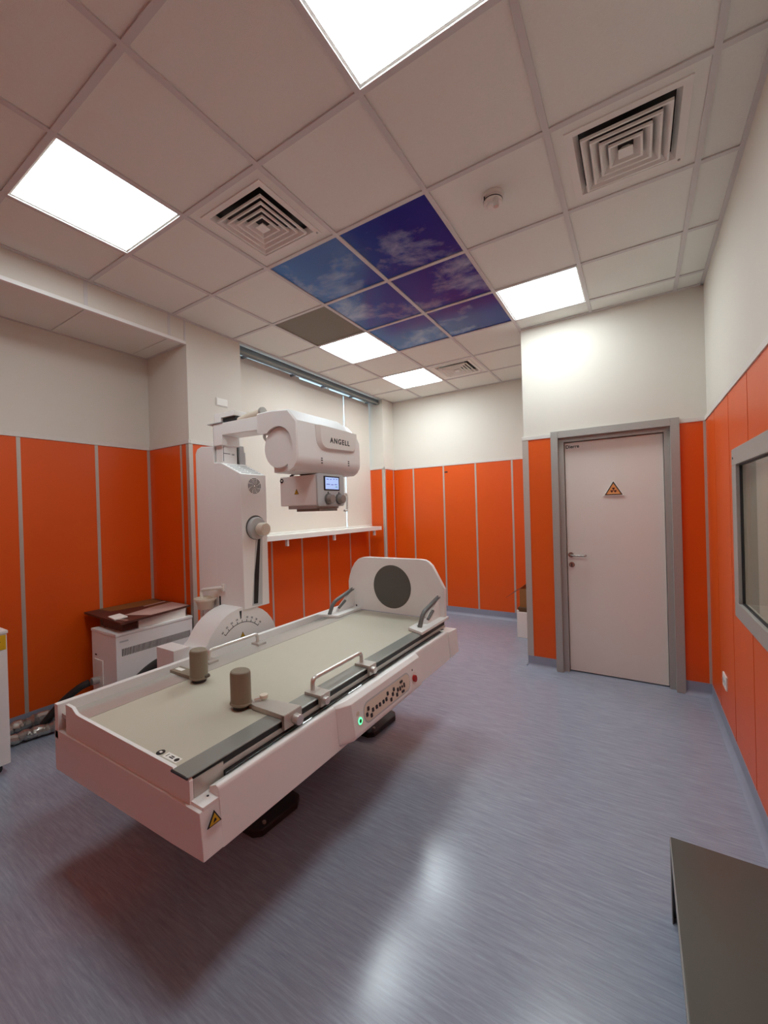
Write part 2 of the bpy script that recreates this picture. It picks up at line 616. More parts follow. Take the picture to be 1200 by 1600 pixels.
def vent(x0, y0, label):
    cx, cy = x0 + 0.3, y0 + 0.3
    t = thing('ceiling_vent', label, 'vent', (cx, cy, H), 'square ceiling air vents')
    bm = B()
    for (a, c, d, e) in ((x0, x0 + 0.6, y0, cy - 0.235), (x0, x0 + 0.6, cy + 0.235, y0 + 0.6), (x0, cx - 0.235, cy - 0.235, cy + 0.235), (cx + 0.235, x0 + 0.6, cy - 0.235, cy + 0.235)):
        box(bm, a + 0.004, c - 0.004, d, e, H + 0.008, H + 0.018)
    obj('mounting_plate', bm, TILE, t)
    obj('backing', box(B(), cx - 0.24, cx + 0.24, cy - 0.24, cy + 0.24, H + 0.05, H + 0.056), BLACK, t)

    def ring(bm, ro, ri, zo, zi, th=0.004):
        t2 = B()
        for (A, za), (Bq, zb) in (((ro, zo), (ri, zi)),):
            o = [t2.verts.new((cx + sx * A, cy + sy * A, za)) for sx, sy in ((-1, -1), (1, -1), (1, 1), (-1, 1))]
            i_ = [t2.verts.new((cx + sx * Bq, cy + sy * Bq, zb)) for sx, sy in ((-1, -1), (1, -1), (1, 1), (-1, 1))]
            o2 = [t2.verts.new((cx + sx * A, cy + sy * A, za + th)) for sx, sy in ((-1, -1), (1, -1), (1, 1), (-1, 1))]
            i2 = [t2.verts.new((cx + sx * Bq, cy + sy * Bq, zb + th)) for sx, sy in ((-1, -1), (1, -1), (1, 1), (-1, 1))]
            for k in range(4):
                j = (k + 1) % 4
                t2.faces.new((o[k], o[j], i_[j], i_[k]))
                t2.faces.new((o2[k], i2[k], i2[j], o2[j]))
                t2.faces.new((o[k], o2[k], o2[j], o[j]))
                t2.faces.new((i_[k], i_[j], i2[j], i2[k]))
        bmesh.ops.recalc_face_normals(t2, faces=t2.faces)
        merge(bm, t2)
        return bm
    fr = B()
    ring(fr, 0.238, 0.205, H + 0.002, H + 0.004, 0.008)
    ring(fr, 0.205, 0.186, H + 0.004, H + 0.030, 0.004)
    obj('frame', fr, WPLAST, t)
    def blade(ro):
        bm = B()
        prof = [(ro, H + 0.000), (ro, H - 0.012), (ro - 0.009, H - 0.012), (ro - 0.034, H + 0.024), (ro - 0.037, H + 0.022), (ro - 0.011, H - 0.009), (ro - 0.004, H - 0.009), (ro - 0.004, H + 0.000)]
        rings = [[bm.verts.new((cx + sx * p, cy + sy * p, z)) for p, z in prof] for sx, sy in ((-1, -1), (1, -1), (1, 1), (-1, 1))]
        for k in range(4):
            ra, rb = rings[k], rings[(k + 1) % 4]
            for q in range(len(prof)):
                w = (q + 1) % len(prof)
                bm.faces.new((ra[q], ra[w], rb[w], rb[q]))
        bmesh.ops.recalc_face_normals(bm, faces=bm.faces)
        return bm
    for ro in (0.177, 0.141, 0.105, 0.069):
        obj('louvre', blade(ro), WPLAST, t)
    obj('centre_cone', loft(B(), 'z', [(H - 0.014, [(cx - .03, cy - .03), (cx + .03, cy - .03), (cx + .03, cy + .03), (cx - .03, cy + .03)]), (H + 0.01, [(cx - .012, cy - .012), (cx + .012, cy - .012), (cx + .012, cy + .012), (cx - .012, cy + .012)])]), WPLAST, t)
    obj('screw', cyl(B(), 'z', (cx + 0.22, cy + 0.22), 0.006, H - 0.001, H + 0.004, 8), STEEL, t)


for i in range(len(XS) - 1):
    for j in range(len(YS) - 1):
        x0, x1, y0, y1 = XS[i], XS[i + 1], YS[j], YS[j + 1]
        if x0 >= 0.6 - 1e-6:
            if y0 >= YD:
                continue
            y1 = min(y1, YD)
        k = key(x0, y0)
        if k in LIGHTS:
            t = thing('ceiling_light', LIGHTS[k], 'light', (x0 + 0.3, y0 + 0.3, H), 'lit square ceiling panels')
            bm = B()
            for (a, c, d, e) in ((x0, x1, y0, y0 + .024), (x0, x1, y1 - .024, y1), (x0, x0 + .024, y0 + .024, y1 - .024), (x1 - .024, x1, y0 + .024, y1 - .024)):
                box(bm, a + .002 * (a == x0), c - .002 * (c == x1), d, e, H + 0.0085, H + 0.026)
            obj('frame', bm, WPLAST, t)
            obj('diffuser', box(B(), x0 + .0245, x1 - .0245, y0 + .0245, y1 - .0245, H + 0.0085, H + 0.018), LIGHTM['dim' if k[0] < 0 and k[1] < 1 else 'mid' if k[1] < 1 else 'door' if k[0] > 0 else 'full'], t)
            continue
        if k in VENTS:
            vent(x0, y0, VENTS[k])
            continue
        pan = box(B(), x0 + 0.003, x1 - 0.003, y0 + 0.003, y1 - 0.003, H + 0.0085, H + 0.022)
        if k in SKY:
            tag(obj('sky_panel', pan, SKYP), SKY[k], 'ceiling panel', 'blue sky ceiling panels')
        elif k == (-1.2, 1.8):
            obj('ceiling_tile', pan, BROWNT, ceiling, 'plain grey brown tile')
        else:
            obj('ceiling_tile', pan, TILE, ceiling)
TW = 0.013
for x in XS[1:-1]:
    y1 = YB if x <= 0.6 - 1e-3 else YD
    obj('ceiling_tee', box(B(), x - TW, x + TW, YN, y1, H, H + 0.008), TEE, ceiling)
for y in YS[1:-1]:
    x1 = XR if y < YD else 0.605
    obj('ceiling_tee', box(B(), XP, x1, y - TW, y + TW, H + 0.0006, H + 0.0078), TEE, ceiling)
for (a, c, d, e) in ((XR - .022, XR, YN, YD), (0.605, XR, YD - .022, YD), (0.583, 0.605, YD, YB), (XF, 0.605, YB - .022, YB), (XF, XF + .02, 4.44, YB), (XP - 0.01, XP + .02, 1.32, 4.44), (XP, XP + .024, YN, 1.32)):
    obj('edge_angle', box(B(), a, c, d, e, H - 0.001, H + 0.007), TEE, ceiling)

# dropped bulkhead over the left alcove
bh = struct('ceiling_bulkhead', box(B(), XL, XP - 0.012, YN, 1.32, 3.010, H + 0.06), TILE)
js = [YN, -1.82, -1.22, -0.62, -0.02, 0.577, 1.175, 1.32]
for a, c in zip(js, js[1:]):
    obj('fascia_panel', box(B(), XP - 0.012, XP - 0.002, a + 0.012, c - 0.012, 3.022, H), PAINT, bh)
    obj('soffit_tile', box(B(), XL + 0.02, XP - 0.02, a + 0.004, c - 0.004, 3.003, 3.010), TILE, bh)
for a in js[1:-1]:
    obj('joint_strip', box(B(), XP - 0.012, XP, a - 0.012, a + 0.012, 3.02, H), TEE, bh)
obj('edge_profile', box(B(), XP - 0.024, XP + 0.001, YN, 1.318, 2.996, 3.022), WHITE, bh)
obj('edge_profile', box(B(), XL, XL + 0.02, YN, 1.318, 2.998, 3.004), TEE, bh)
obj('edge_profile', box(B(), XL + 0.02, XP - 0.024, 1.300, 1.319, 2.998, 3.004), TEE, bh)
obj('edge_profile', box(B(), XP - 0.012, XP + 0.002, 1.304, 1.32, 3.022, H), TEE, bh)

# ------------------------------------------------------------------ window bay on the left
win = struct('window_1', box(B(), -2.13, -2.02, 1.88, 4.44, 1.235, 1.262), WPLAST)
bm = B()
for y in (1.90, 2.74, 3.58, 4.42):
    box(bm, -2.11, -2.05, y - 0.03 if y > 1.9 else 1.881, y + 0.03 if y < 4.4 else 4.439, 1.262, H + 0.09)
obj('window_frame', bm, WPLAST, win)
obj('window_frame', box(B(), -2.11, -2.05, 1.93, 4.39, H + 0.04, H + 0.09), WPLAST, win)
for a, c in ((1.93, 2.71), (2.77, 3.55), (3.61, 4.39)):
    obj('window_pane', box(B(), -2.085, -2.079, a, c, 1.262, H + 0.04), GLASS, win)
struct('trim_lintel', box(B(), -2.15, XP - 0.012, 1.88, 4.44, H + 0.07, H + 0.17), PAINT)
t = thing('blind_headrail', 'long dark grey metal headrail above the window blinds', 'rail', (-1.81, 3.16, H))
obj('rail_body', box(B(), -1.845, -1.775, 1.885, 4.435, 3.128, 3.19, 0.004), GALV, t)
obj('rail_lip', box(B(), -1.775, -1.765, 1.885, 4.435, 3.122, 3.140), RAILGREY, t)
for y in (2.05, 2.75, 3.3, 3.9, 4.3):
    obj('rail_clip', box(B(), -1.925, -1.845, y - 0.012, y + 0.012, 3.132, 3.152), GALV, t)
bl = [(1.888, 2.920, -1.950, 3.168, 'white window blind at the left, beside the pillar'),
      (2.908, 3.815, -1.973, 3.160, 'white window blind in the middle, behind the tube head'),
      (3.808, 4.418, -1.950, 3.152, 'white window blind at the far right end of the window')]
for a, c, x, zt, lb in bl:
    t = thing('window_blind', lb, 'blind', (x, (a + c) / 2, 1.29), 'white window blinds')
    obj('blind_sheet', box(B(), x - 0.004, x, a, c, 1.31, zt), BLINDM, t)
    obj('bottom_bar', box(B(), x - 0.012, x + 0.008, a, c, 1.290, 1.312, 0.004), WPLAST, t)
    obj('top_roll', cyl(B(), 'y', (x - 0.0105, zt), 0.010, a, c, 12), BLINDM, t)
t = thing('window_shelf', 'long narrow white shelf under the window blinds on brackets', 'shelf', (-1.85, 3.05, 1.262))
obj('shelf_board', box(B(), -2.0, -1.70, 1.885, 4.30, 1.2635, 1.290, 0.004), WPLAST, t)
obj('front_lip', box(B(), -1.712, -1.698, 1.885, 4.302, 1.238, 1.2915, 0.003), WPLAST, t)
for y in (2.43, 3.24, 4.16):
    bm = box(B(), -1.99, -1.72, y - 0.013, y + 0.013, 1.236, 1.2635)
    box(bm, -1.755, -1.722, y - 0.013, y + 0.013, 1.165, 1.237, 0.002)
    obj('bracket', bm, WPLAST, t)

# ------------------------------------------------------------------ blank plate on pillar, sockets
t = thing('blank_wall_plate', 'pale blank cover plate high on the white pillar', 'wall plate', (XP, 1.655, 2.565))
obj('plate', box(B(), XP, XP + 0.010, 1.600, 1.712, 2.535, 2.598, 0.003), WPLAST, t)
obj('plate_rim', box(B(), XP, XP + 0.006, 1.594, 1.718, 2.529, 2.604, 0.002), WPLAST, t)
t = thing('wall_socket', 'white wall socket low on the right orange wall', 'socket', (XR - 0.008, 2.62, 0.35))
obj('plate', box(B(), XR - 0.018, XR - 0.008, 2.565, 2.69, 0.305, 0.395, 0.003), WPLAST, t)
for y in (2.60, 2.655):
    obj('outlet', cyl(B(), 'x', (y, 0.35), 0.018, XR - 0.0195, XR - 0.017, 14), SHADE, t)

# ------------------------------------------------------------------ door
d = struct('door_1', box(B(), 0.955, 1.700, YD + 0.055, YD + 0.100, 0.010, 2.092, 0.002), DOORM)
bm = B()
fo = [(0.848, 0.908), (1.745, 1.806)]
for a, c in fo:
    box(bm, a, c, YD - 0.030, YD + 0.02, 0, 2.195, 0.003)
box(bm, 0.908, 1.745, YD - 0.030, YD + 0.02, 2.132, 2.195, 0.003)
obj('door_frame', bm, STEEL, d)
bm = B()
box(bm, 0.9005, 0.951, YD + 0.02, YD + 0.14, 0, 2.10)
box(bm, 1.703, 1.7515, YD + 0.02, YD + 0.14, 0, 2.10)
box(bm, 0.9005, 1.7515, YD + 0.02, YD + 0.14, 2.097, 2.139)
obj('door_jamb', bm, STEEL, d)
hd = B()
tube(hd, [(0.985, YD + 0.055, 1.068), (0.985, YD + 0.0, 1.068), (1.108, YD + 0.0, 1.066), (1.108, YD + 0.035, 1.066)], 0.009, 10, 0.018)
SATIN = mat('satin_steel', (168, 162, 154), 0.25, 0.85)
hh = obj('door_handle', hd, SATIN, d)
obj('rosette', cyl(B(), 'y', (0.985, 1.068), 0.024, YD + 0.047, YD + 0.056, 20, 0.002), SATIN, hh)
lk = obj('lock_rosette', cyl(B(), 'y', (0.990, 0.978), 0.025, YD + 0.047, YD + 0.056, 20, 0.002), SATIN, d)
obj('keyhole', box(B(), 0.986, 0.994, YD + 0.0455, YD + 0.048, 0.962, 0.990), BLACK, lk)
text('maker_lettering', 'Dierre', 0.042, BLACK, d, (0.962, YD + 0.0548, 2.040), (1, 0, 0), (0, 0, 1), bold=0.0009)
t = thing('radiation_sign', 'orange triangular radiation warning sign on the door', 'sign', (1.337, YD + 0.055, 1.60))
yf = YD + 0.055


def tri(cx, zb, w, h):
    return [(cx - w / 2, zb), (cx + w / 2, zb), (cx, zb + h)]


obj('backing_plate', prism(B(), 'y', tri(1.337, 1.593, 0.160, 0.136), yf - 0.012, yf), PAPER, t)
obj('black_border', prism(B(), 'y', tri(1.337, 1.600, 0.136, 0.118), yf - 0.0132, yf - 0.011), BLACK, t)
obj('orange_face', prism(B(), 'y', tri(1.337, 1.607, 0.110, 0.094), yf - 0.0142, yf - 0.012), SIGNOR, t)
bm = B()
cx, cz = 1.337, 1.640
for a in (90, 210, 330):
    a0, a1 = math.radians(a - 30), math.radians(a + 30)
    prism(bm, 'y', circ(cx, cz, 0.023, 7, a0, a1) + circ(cx, cz, 0.006, 5, a1, a0), yf - 0.0152, yf - 0.0135)
cyl(bm, 'y', (cx, cz), 0.004, yf - 0.0152, yf - 0.0135, 10)
obj('trefoil', bm, mat('sign_maroon', (70, 20, 18), 0.5), t)
obj('caption_band', box(B(), 1.297, 1.377, yf - 0.0149, yf - 0.0138, 1.610, 1.620), mat('sign_pale_orange', (240, 176, 116), 0.5), t)

struct('door_light_stop', box(B(), 0.756, XR + 0.15, YD + 0.151, YD + 0.21, -0.1, H + 0.1), DARK)  # unseen dark slab, added to block sky light leaking round the door

# ------------------------------------------------------------------ observation window on the right wall
w2 = struct('window_2', box(B(), XR - 0.020, XR + 0.01, WY0 - 0.09, WY1 + 0.095, WZ1 - 0.01, WZ1 + 0.08, 0.004), STEEL)
bm = B()
box(bm, XR - 0.020, XR + 0.01, WY0 - 0.09, WY1 + 0.095, WZ0 - 0.075, WZ0 + 0.01, 0.004)
box(bm, XR - 0.020, XR + 0.01, WY1 - 0.01, WY1 + 0.095, WZ0 + 0.01, WZ1 - 0.01, 0.004)
box(bm, XR - 0.020, XR + 0.01, WY0 - 0.09, WY0 + 0.01, WZ0 + 0.01, WZ1 - 0.01, 0.004)
obj('window_frame', bm, STEEL, w2)
bm = B()
box(bm, XR + 0.01, XR + 0.14, WY1 - 0.012, WY1 - 0.001, WZ0 + 0.001, WZ1 - 0.001)
box(bm, XR + 0.01, XR + 0.14, WY0 + 0.001, WY0 + 0.012, WZ0 + 0.001, WZ1 - 0.001)
box(bm, XR + 0.01, XR + 0.14, WY0 + 0.012, WY1 - 0.012, WZ0 + 0.001, WZ0 + 0.012)
box(bm, XR + 0.01, XR + 0.14, WY0 + 0.012, WY1 - 0.012, WZ1 - 0.012, WZ1 - 0.001)
obj('window_reveal', bm, STEEL, w2)
bm = B()
for (a, c, e, f) in ((WY0 + .0, WY1 - .0, WZ0 - .0, WZ0 + .016), (WY0, WY1, WZ1 - .016, WZ1), (WY0, WY0 + .016, WZ0, WZ1), (WY1 - .016, WY1, WZ0, WZ1)):
    box(bm, XR - 0.004, XR + 0.016, a, c, e, f)
obj('gasket', bm, DARK, w2)
obj('window_pane', box(B(), XR + 0.002, XR + 0.012, WY0 + .012, WY1 - .012, WZ0 + .012, WZ1 - .012), LEADG, w2)
obj('screw', cyl(B(), 'x', (WY1 + 0.055, WZ1 + 0.03), 0.007, XR - 0.022, XR - 0.018, 10), DARK, w2)
t = thing('control_room_fill_light', 'added lit panel, out of view in the control room behind the observation window', 'light', (3.0, 1.2, 2.8))  # added lamp, out of view, brightens the room behind the glass
obj('frame', box(B(), 2.68, 3.32, 0.88, 1.52, 2.785, 2.80), WPLAST, t)
obj('diffuser', box(B(), 2.72, 3.28, 0.92, 1.48, 2.780, 2.786), emit('control_fill_diffuser', (255, 248, 230), 20.0), t)

# ------------------------------------------------------------------ smoke detector
t = thing('smoke_detector', 'small round white smoke detector on a ceiling tile', 'detector', (0.885, 1.44, H + 0.0085))
obj('base', cyl(B(), 'z', (0.885, 1.44), 0.060, H - 0.010, H + 0.0085, 28, 0.003), WPLAST, t)
obj('body', cyl(B(), 'z', (0.885, 1.44), 0.050, H - 0.040, H - 0.010, 28, 0.006), WPLAST, t)
obj('sensor_slot', cyl(B(), 'z', (0.885, 1.44), 0.0508, H - 0.024, H - 0.019, 28), DARK, t)
obj('cap', cyl(B(), 'z', (0.885, 1.44), 0.032, H - 0.052, H - 0.040, 24, 0.005), WPLAST, t)
obj('test_tube', cyl(B(), 'z', (0.912, 1.400), 0.014, H - 0.085, H - 0.038, 14, 0.002), CHROME, t)
obj('led', box(B(), 0.850, 0.856, 1.392, 1.398, H - 0.03, H - 0.012), BLACK, t)

# ================================================================== X-RAY TABLE
T = thing('xray_table', 'long white xray examination table with beige grey top in mid room', 'table', (-0.17, 1.0, 0))
Y0, Y1 = -0.024, 2.05
ZT = 0.70
# lower body: trough with end cheek
bm = B()
pts = [(-0.71, 0.416), (-0.60, 0.410), (0.20, 0.450), (0.352, 0.466), (0.340, 0.622), (0.33, 0.600), (-0.71, 0.600)]
loft(bm, 'y', [(Y0, [(-0.71, 0.418), (0.20, 0.455), (0.366, 0.466), (0.350, 0.612), (-0.71, 0.598)]), (0.09, [(-0.71, 0.418), (0.20, 0.455), (0.366, 0.466), (0.350, 0.612), (-0.71, 0.598)])], 0.004)
obj('end_body', bm, WHITE, T)
bm = B()
box(bm, -0.69, 0.28, 0.09, 1.94, 0.44, 0.585)
obj('under_body', bm, WHITE, T)
obj('end_plate', prism(B(), 'y', [(-0.612, 0.598), (0.290, 0.598), (0.290, 0.685), (0.282, 0.693), (0.212, 0.693), (0.198, 0.7035), (-0.49, 0.7035), (-0.515, 0.706), (-0.55, 0.724), (-0.612, 0.724)], Y0 + 0.008, Y0 + 0.022, 0.002), WHITE, T)
obj('end_ledge', box(B(), 0.235, 0.350, Y0 + 0.012, 0.06, 0.598, 0.622, 0.003), WHITE, T)
obj('side_cheek', box(B(), 0.225, 0.2892, Y0 + 0.023, 0.11, 0.6225, 0.683, 0.002), RAILALU, T)
# front long panel
bm = B()
pf = [(0.300, 0.470), (0.366, 0.464), (0.350, 0.640), (0.343, 0.652), (0.333, 0.655), (0.300, 0.640)]
prism(bm, 'y', pf, 0.045, 1.895, 0.003)
obj('front_panel', bm, WHITE, T)
obj('front_end_cap', loft(B(), 'y', [(1.897, [(0.26, 0.475), (0.372, 0.470), (0.358, 0.650), (0.26, 0.650)]), (2.035, [(0.26, 0.48), (0.376, 0.475), (0.364, 0.642), (0.26, 0.642)])], 0.005), WHITE, T)
triangle_sticker(T, (0.362, 0.018, 0.572), 0.050, 'x', 0.0025)
obj('rail_screw', cyl(B(), 'z', (0.315, 0.03), 0.004, 0.621, 0.6235, 8), DARK, T)
# inner dark trough and clear tray cover
obj('inner_trough', box(B(), 0.10, 0.330, 0.10, 1.90, 0.586, 0.600), DARK, T)
obj('tray_cover', prism(B(), 'y', [(0.303, 0.650), (0.303, 0.646), (0.334, 0.636), (0.336, 0.640)], 0.11, 1.88), ACRYL, T)
# table surface, rails
obj('table_top', box(B(), -0.437, 0.205, Y0 + 0.016, 2.005, 0.672, ZT, 0.003), PADTOP, T)
obj('rail_end_edge', box(B(), 0.200, 0.290, Y0 + 0.0005, Y0 + 0.005, 0.6935, 0.6998), DARK, T)
obj('front_rail', prism(B(), 'y', [(0.200, 0.6932), (0.287, 0.6932), (0.289, 0.696), (0.287, 0.699), (0.280, 0.7015), (0.205, 0.7015)], Y0 + 0.004, 2.0, 0.001), RAILGREY, T)
obj('rail_groove', box(B(), 0.206, 0.284, Y0 + 0.024, 1.995, 0.670, 0.6931), BLACK, T)
obj('rail_body', box(B(), 0.206, 0.2875, Y0 + 0.024, 1.995, 0.650, 0.670, 0.002), RAILALU, T)
obj('accessory_rail', box(B(), 0.262, 0.298, 0.11, 1.96, 0.634, 0.649, 0.002), BLACK, T)
obj('back_rail', box(B(), -0.535, -0.437, Y0 + 0.016, 2.0, 0.680, 0.7012, 0.001), RAILALU, T)
obj('back_channel', box(B(), -0.675, -0.535, Y0 + 0.016, 2.0, 0.650, 0.668), RAILALU, T)
obj('back_groove', box(B(), -0.600, -0.535, Y0 + 0.02, 1.98, 0.668, 0.674), SHADE, T)
obj('back_side_panel', box(B(), -0.705, -0.672, Y0, 1.99, 0.560, 0.712, 0.003), WHITE, T)
# sticker strip on the near end of the top
st = obj('instruction_sticker', box(B(), 0.100, 0.182, 0.004, 0.030, ZT, ZT + 0.0012), PAPER, T, 'white instruction sticker')
obj('sticker_marks', merge(B(), B()) or cyl(box(box(box(B(), 0.112, 0.115, .010, .024, ZT + .001, ZT + .0018), 0.128, 0.150, .012, .016, ZT + .001, ZT + .0018), 0.130, 0.148, .019, .023, ZT + .001, ZT + .0018), 'z', (0.168, 0.017), 0.009, ZT + .001, ZT + .0018, 14), BLACK, st)
st = obj('round_sticker', cyl(B(), 'z', (0.074, 0.015), 0.015, ZT, ZT + 0.0012, 20), BLACK, T, 'dark round sticker with white figure')
obj('sticker_figure', box(B(), 0.068, 0.080, 0.012, 0.020, ZT + 0.001, ZT + 0.002), PAPER, st)

# control console on the front panel
CP = [(0.335, 0.640), (0.352, 0.668), (0.372, 0.668), (0.392, 0.650), (0.412, 0.515), (0.405, 0.490), (0.385, 0.478), (0.335, 0.472)]
CN = [(0.330, 0.636), (0.334, 0.655), (0.340, 0.656), (0.350, 0.645), (0.366, 0.505), (0.366, 0.490), (0.360, 0.478), (0.330, 0.472)]
con = obj('control_console', loft(B(), 'y', [(0.640, CN), (0.700, CP), (1.372, CP), (1.405, CN)], 0.004), WHITE, T, 'white control console')


def face_x(z):
    return 0.392 + (0.650 - z) / 0.135 * 0.020


def console_plate(y0, y1, z0, z1, d0, d1, r=0.0):
    """slab following the sloping console face"""
    if r:
        pts = []
        for (cy, cz, a) in ((y1 - r, z1 - r, 0), (y0 + r, z1 - r, 90), (y0 + r, z0 + r, 180), (y1 - r, z0 + r, 270)):
            pts += circ(cy, cz, r, 6, math.radians(a), math.radians(a + 90))
    else:
        pts = [(y0, z0), (y1, z0), (y1, z1), (y0, z1)]
    t = B()
    lo = [t.verts.new((face_x(z) + d0, y, z)) for y, z in pts]
    hi = [t.verts.new((face_x(z) + d1, y, z)) for y, z in pts]
    n = len(pts)
    for i in range(n):
        j = (i + 1) % n
        t.faces.new((lo[i], lo[j], hi[j], hi[i]))
    t.faces.new(lo[::-1])
    t.faces.new(hi)
    bmesh.ops.recalc_face_normals(t, faces=t.faces)
    return t


obj('keypad_panel', console_plate(0.785, 1.225, 0.530, 0.612, -0.002, 0.0012, 0.035), CREAM, con)
obj('keypad_rim', console_plate(0.778, 1.232, 0.522, 0.620, -0.002, 0.0006, 0.042), SHADE, con)
for (y, z, w, h) in [(.803, .564, .016, .018), (.818, .586, .016, .018), (.836, .547, .016, .018), (.853, .566, .016, .018), (.886, .566, .016, .018), (.915, .565, .016, .018), (.948, .565, .016, .018), (.976, .566, .016, .018), (.994, .587, .016, .018), (1.019, .547, .016, .018), (1.040, .566, .016, .018), (1.055, .585, .016, .018), (1.079, .548, .016, .018), (1.093, .569, .016, .018), (1.136, .594, .028, .012), (1.117, .566, .012, .022), (1.139, .568, .012, .012), (1.162, .568, .012, .024), (1.141, .542, .028, .012)]:
    obj('key', console_plate(y - w / 2, y + w / 2, z - h / 2, z + h / 2, 0.0, 0.004, 0.004), DARK, con)
obj('power_ring', console_plate(0.727, 0.765, 0.541, 0.579, 0, 0.0015, 0.0185), WPLAST, con)
obj('power_led', console_plate(0.731, 0.761, 0.545, 0.575, 0, 0.003, 0.0148), LEDG, con)
obj('power_button', console_plate(0.737, 0.755, 0.551, 0.569, 0, 0.0042, 0.0088), mat('led_core', (40, 90, 60), 0.4), con)
obj('indicator', console_plate(0.726, 0.748, 0.585, 0.605, 0, 0.001, 0.0098), CREAM, con)
obj('stop_recess', console_plate(1.250, 1.310, 0.530, 0.596, -0.001, 0.0012, 0.028), WPLAST, con)
obj('stop_button', console_plate(1.258, 1.292, 0.545, 0.581, 0, 0.014, 0.0165), RED, con)
obj('stop_mark', console_plate(1.268, 1.276, 0.604, 0.614, 0, 0.001), DARK, con)

# pedestal and floor feet
bm = B()
box(bm, -0.72, -0.32, 0.70, 1.50, 0.03, 0.44, 0.01)
obj('pedestal', bm, DARK, T)
for (a, c) in ((0.50, 0.80), (1.46, 1.80)):
    bm = B()
    loft(bm, 'z', [(0.0, [(-1.05, a), (-0.06, a), (-0.025, a + 0.03), (-0.012, c - 0.05), (-0.045, c), (-1.05, c)]), (0.035, [(-1.05, a), (-0.06, a), (-0.025, a + 0.03), (-0.012, c - 0.05), (-0.045, c), (-1.05, c)]), (0.075, [(-1.05, a + .03), (-0.20, a + .03), (-0.15, a + 0.05), (-0.14, c - 0.06), (-0.20, c - .03), (-1.05, c - .03)])], 0.006)
    ft = obj('floor_foot', bm, DARK, T, 'dark floor foot')
    obj('foot_bolt', cyl(B(), 'z', (-0.045, a + 0.06), 0.009, 0.03, 0.05, 8), STEEL, ft)
bm = B()
box(bm, -1.12, -0.70, 0.50, 1.86, 0.0, 0.40, 0.01)
obj('rear_base', bm, DARK, T)

# ------------------------------------------------------------------ foot board with grips
F = thing('foot_board', 'white upright foot board with dark grey disc at the far table end', 'foot board', (-0.12, 2.03, ZT))
ol = [(-0.600, 0.700), (-0.600, 0.930)] + [(-0.585, 0.985), (-0.560, 1.045), (-0.530, 1.090), (-0.495, 1.120), (-0.450, 1.137), (-0.40, 1.142)] + [(0.085, 1.142), (0.130, 1.138), (0.160, 1.125), (0.190, 1.098), (0.215, 1.055)] + [(0.285, 0.930), (0.285, 0.700)]
obj('board', prism(B(), 'y', ol, 2.010, 2.045, 0.006), WHITE, F)
obj('disc_insert', cyl(B(), 'y', (-0.167, 0.913), 0.172, 2.0075, 2.015, 56), CHAR, F, 'dark grey round insert')
obj('board_mark', box(B(), -0.525, -0.515, 2.007, 2.012, 0.722, 0.738), DARK, F)
for sx, xi, lab in ((-1, -0.555, 'left'), (1, 0.235, 'right')):
    x0, x1 = (-0.645, -0.470) if sx < 0 else (0.165, 0.300)
    sh = obj('mounting_shoe', loft(B(), 'z', [(0.7018, [(x0, 1.66), (x1, 1.60 if sx > 0 else 1.70), (x1, 2.046), (x0, 2.046)]), (0.722, [(x0, 1.66), (x1, 1.60 if sx > 0 else 1.70), (x1, 2.046), (x0, 2.046)])], 0.004), WHITE, F)
    obj('gusset', prism(B(), 'x', [(1.78, 0.720), (2.012, 0.720), (2.012, 0.885), (1.99, 0.872), (1.80, 0.742)], xi - 0.014, xi + 0.014, 0.003), WHITE, F)
    bm = tube(B(), [(xi, 1.695, 0.720), (xi, 1.745, 0.806), (xi, 2.018, 0.868)], 0.0155, 12, 0.05)
    hg = obj('hand_grip', bm, GRIP, F, 'grey tube grip')
    obj('grip_lever', tube(B(), [(xi + 0.012, 1.80, 0.752), (xi + 0.012, 1.885, 0.793)], 0.011, 10), GRIP, hg)
obj('shoe_mark', box(B(), 0.200, 0.225, 1.72, 1.735, 0.7215, 0.723), DARK, F)

# ------------------------------------------------------------------ clamped bow handles
for (lab, xa, ya, yb, zt, zr) in (('silver bow handle clamped on the front table rail', 0.232, 0.625, 1.010, 0.765, 0.7025),
                                  ('silver bow handle clamped on the rear rail before the angle scale', -0.555, 0.640, 0.985, 0.765, 0.7018)):
    t = thing('bow_handle', lab, 'handle', (xa, (ya + yb) / 2, zr), 'silver bow handles on the table rails')
    obj('bar', tube(B(), [(xa, ya, zr + 0.01), (xa, ya, zt), (xa, yb, zt), (xa, yb, zr + 0.01)], 0.0105, 12, 0.028), CHROME, t)
    for y in (ya, yb):
        if xa > 0:
            bm = box(B(), xa - 0.022, 0.305, y - 0.032, y + 0.036, zr - 0.0008, zr + 0.012, 0.002)
            box(bm, 0.2895, 0.306, y - 0.030, y + 0.034, 0.662, zr + 0.011, 0.002)
            cl = obj('clamp', bm, RAILALU, t)
            obj('clamp_knob', cyl(B(), 'x', (y - 0.010, 0.690), 0.017, 0.306, 0.330, 18, 0.003), CHROME, cl)
        else:
            obj('clamp', box(B(), xa - 0.024, xa + 0.045, y - 0.030, y + 0.030, zr - 0.0004, zr + 0.012, 0.002), RAILALU, t)

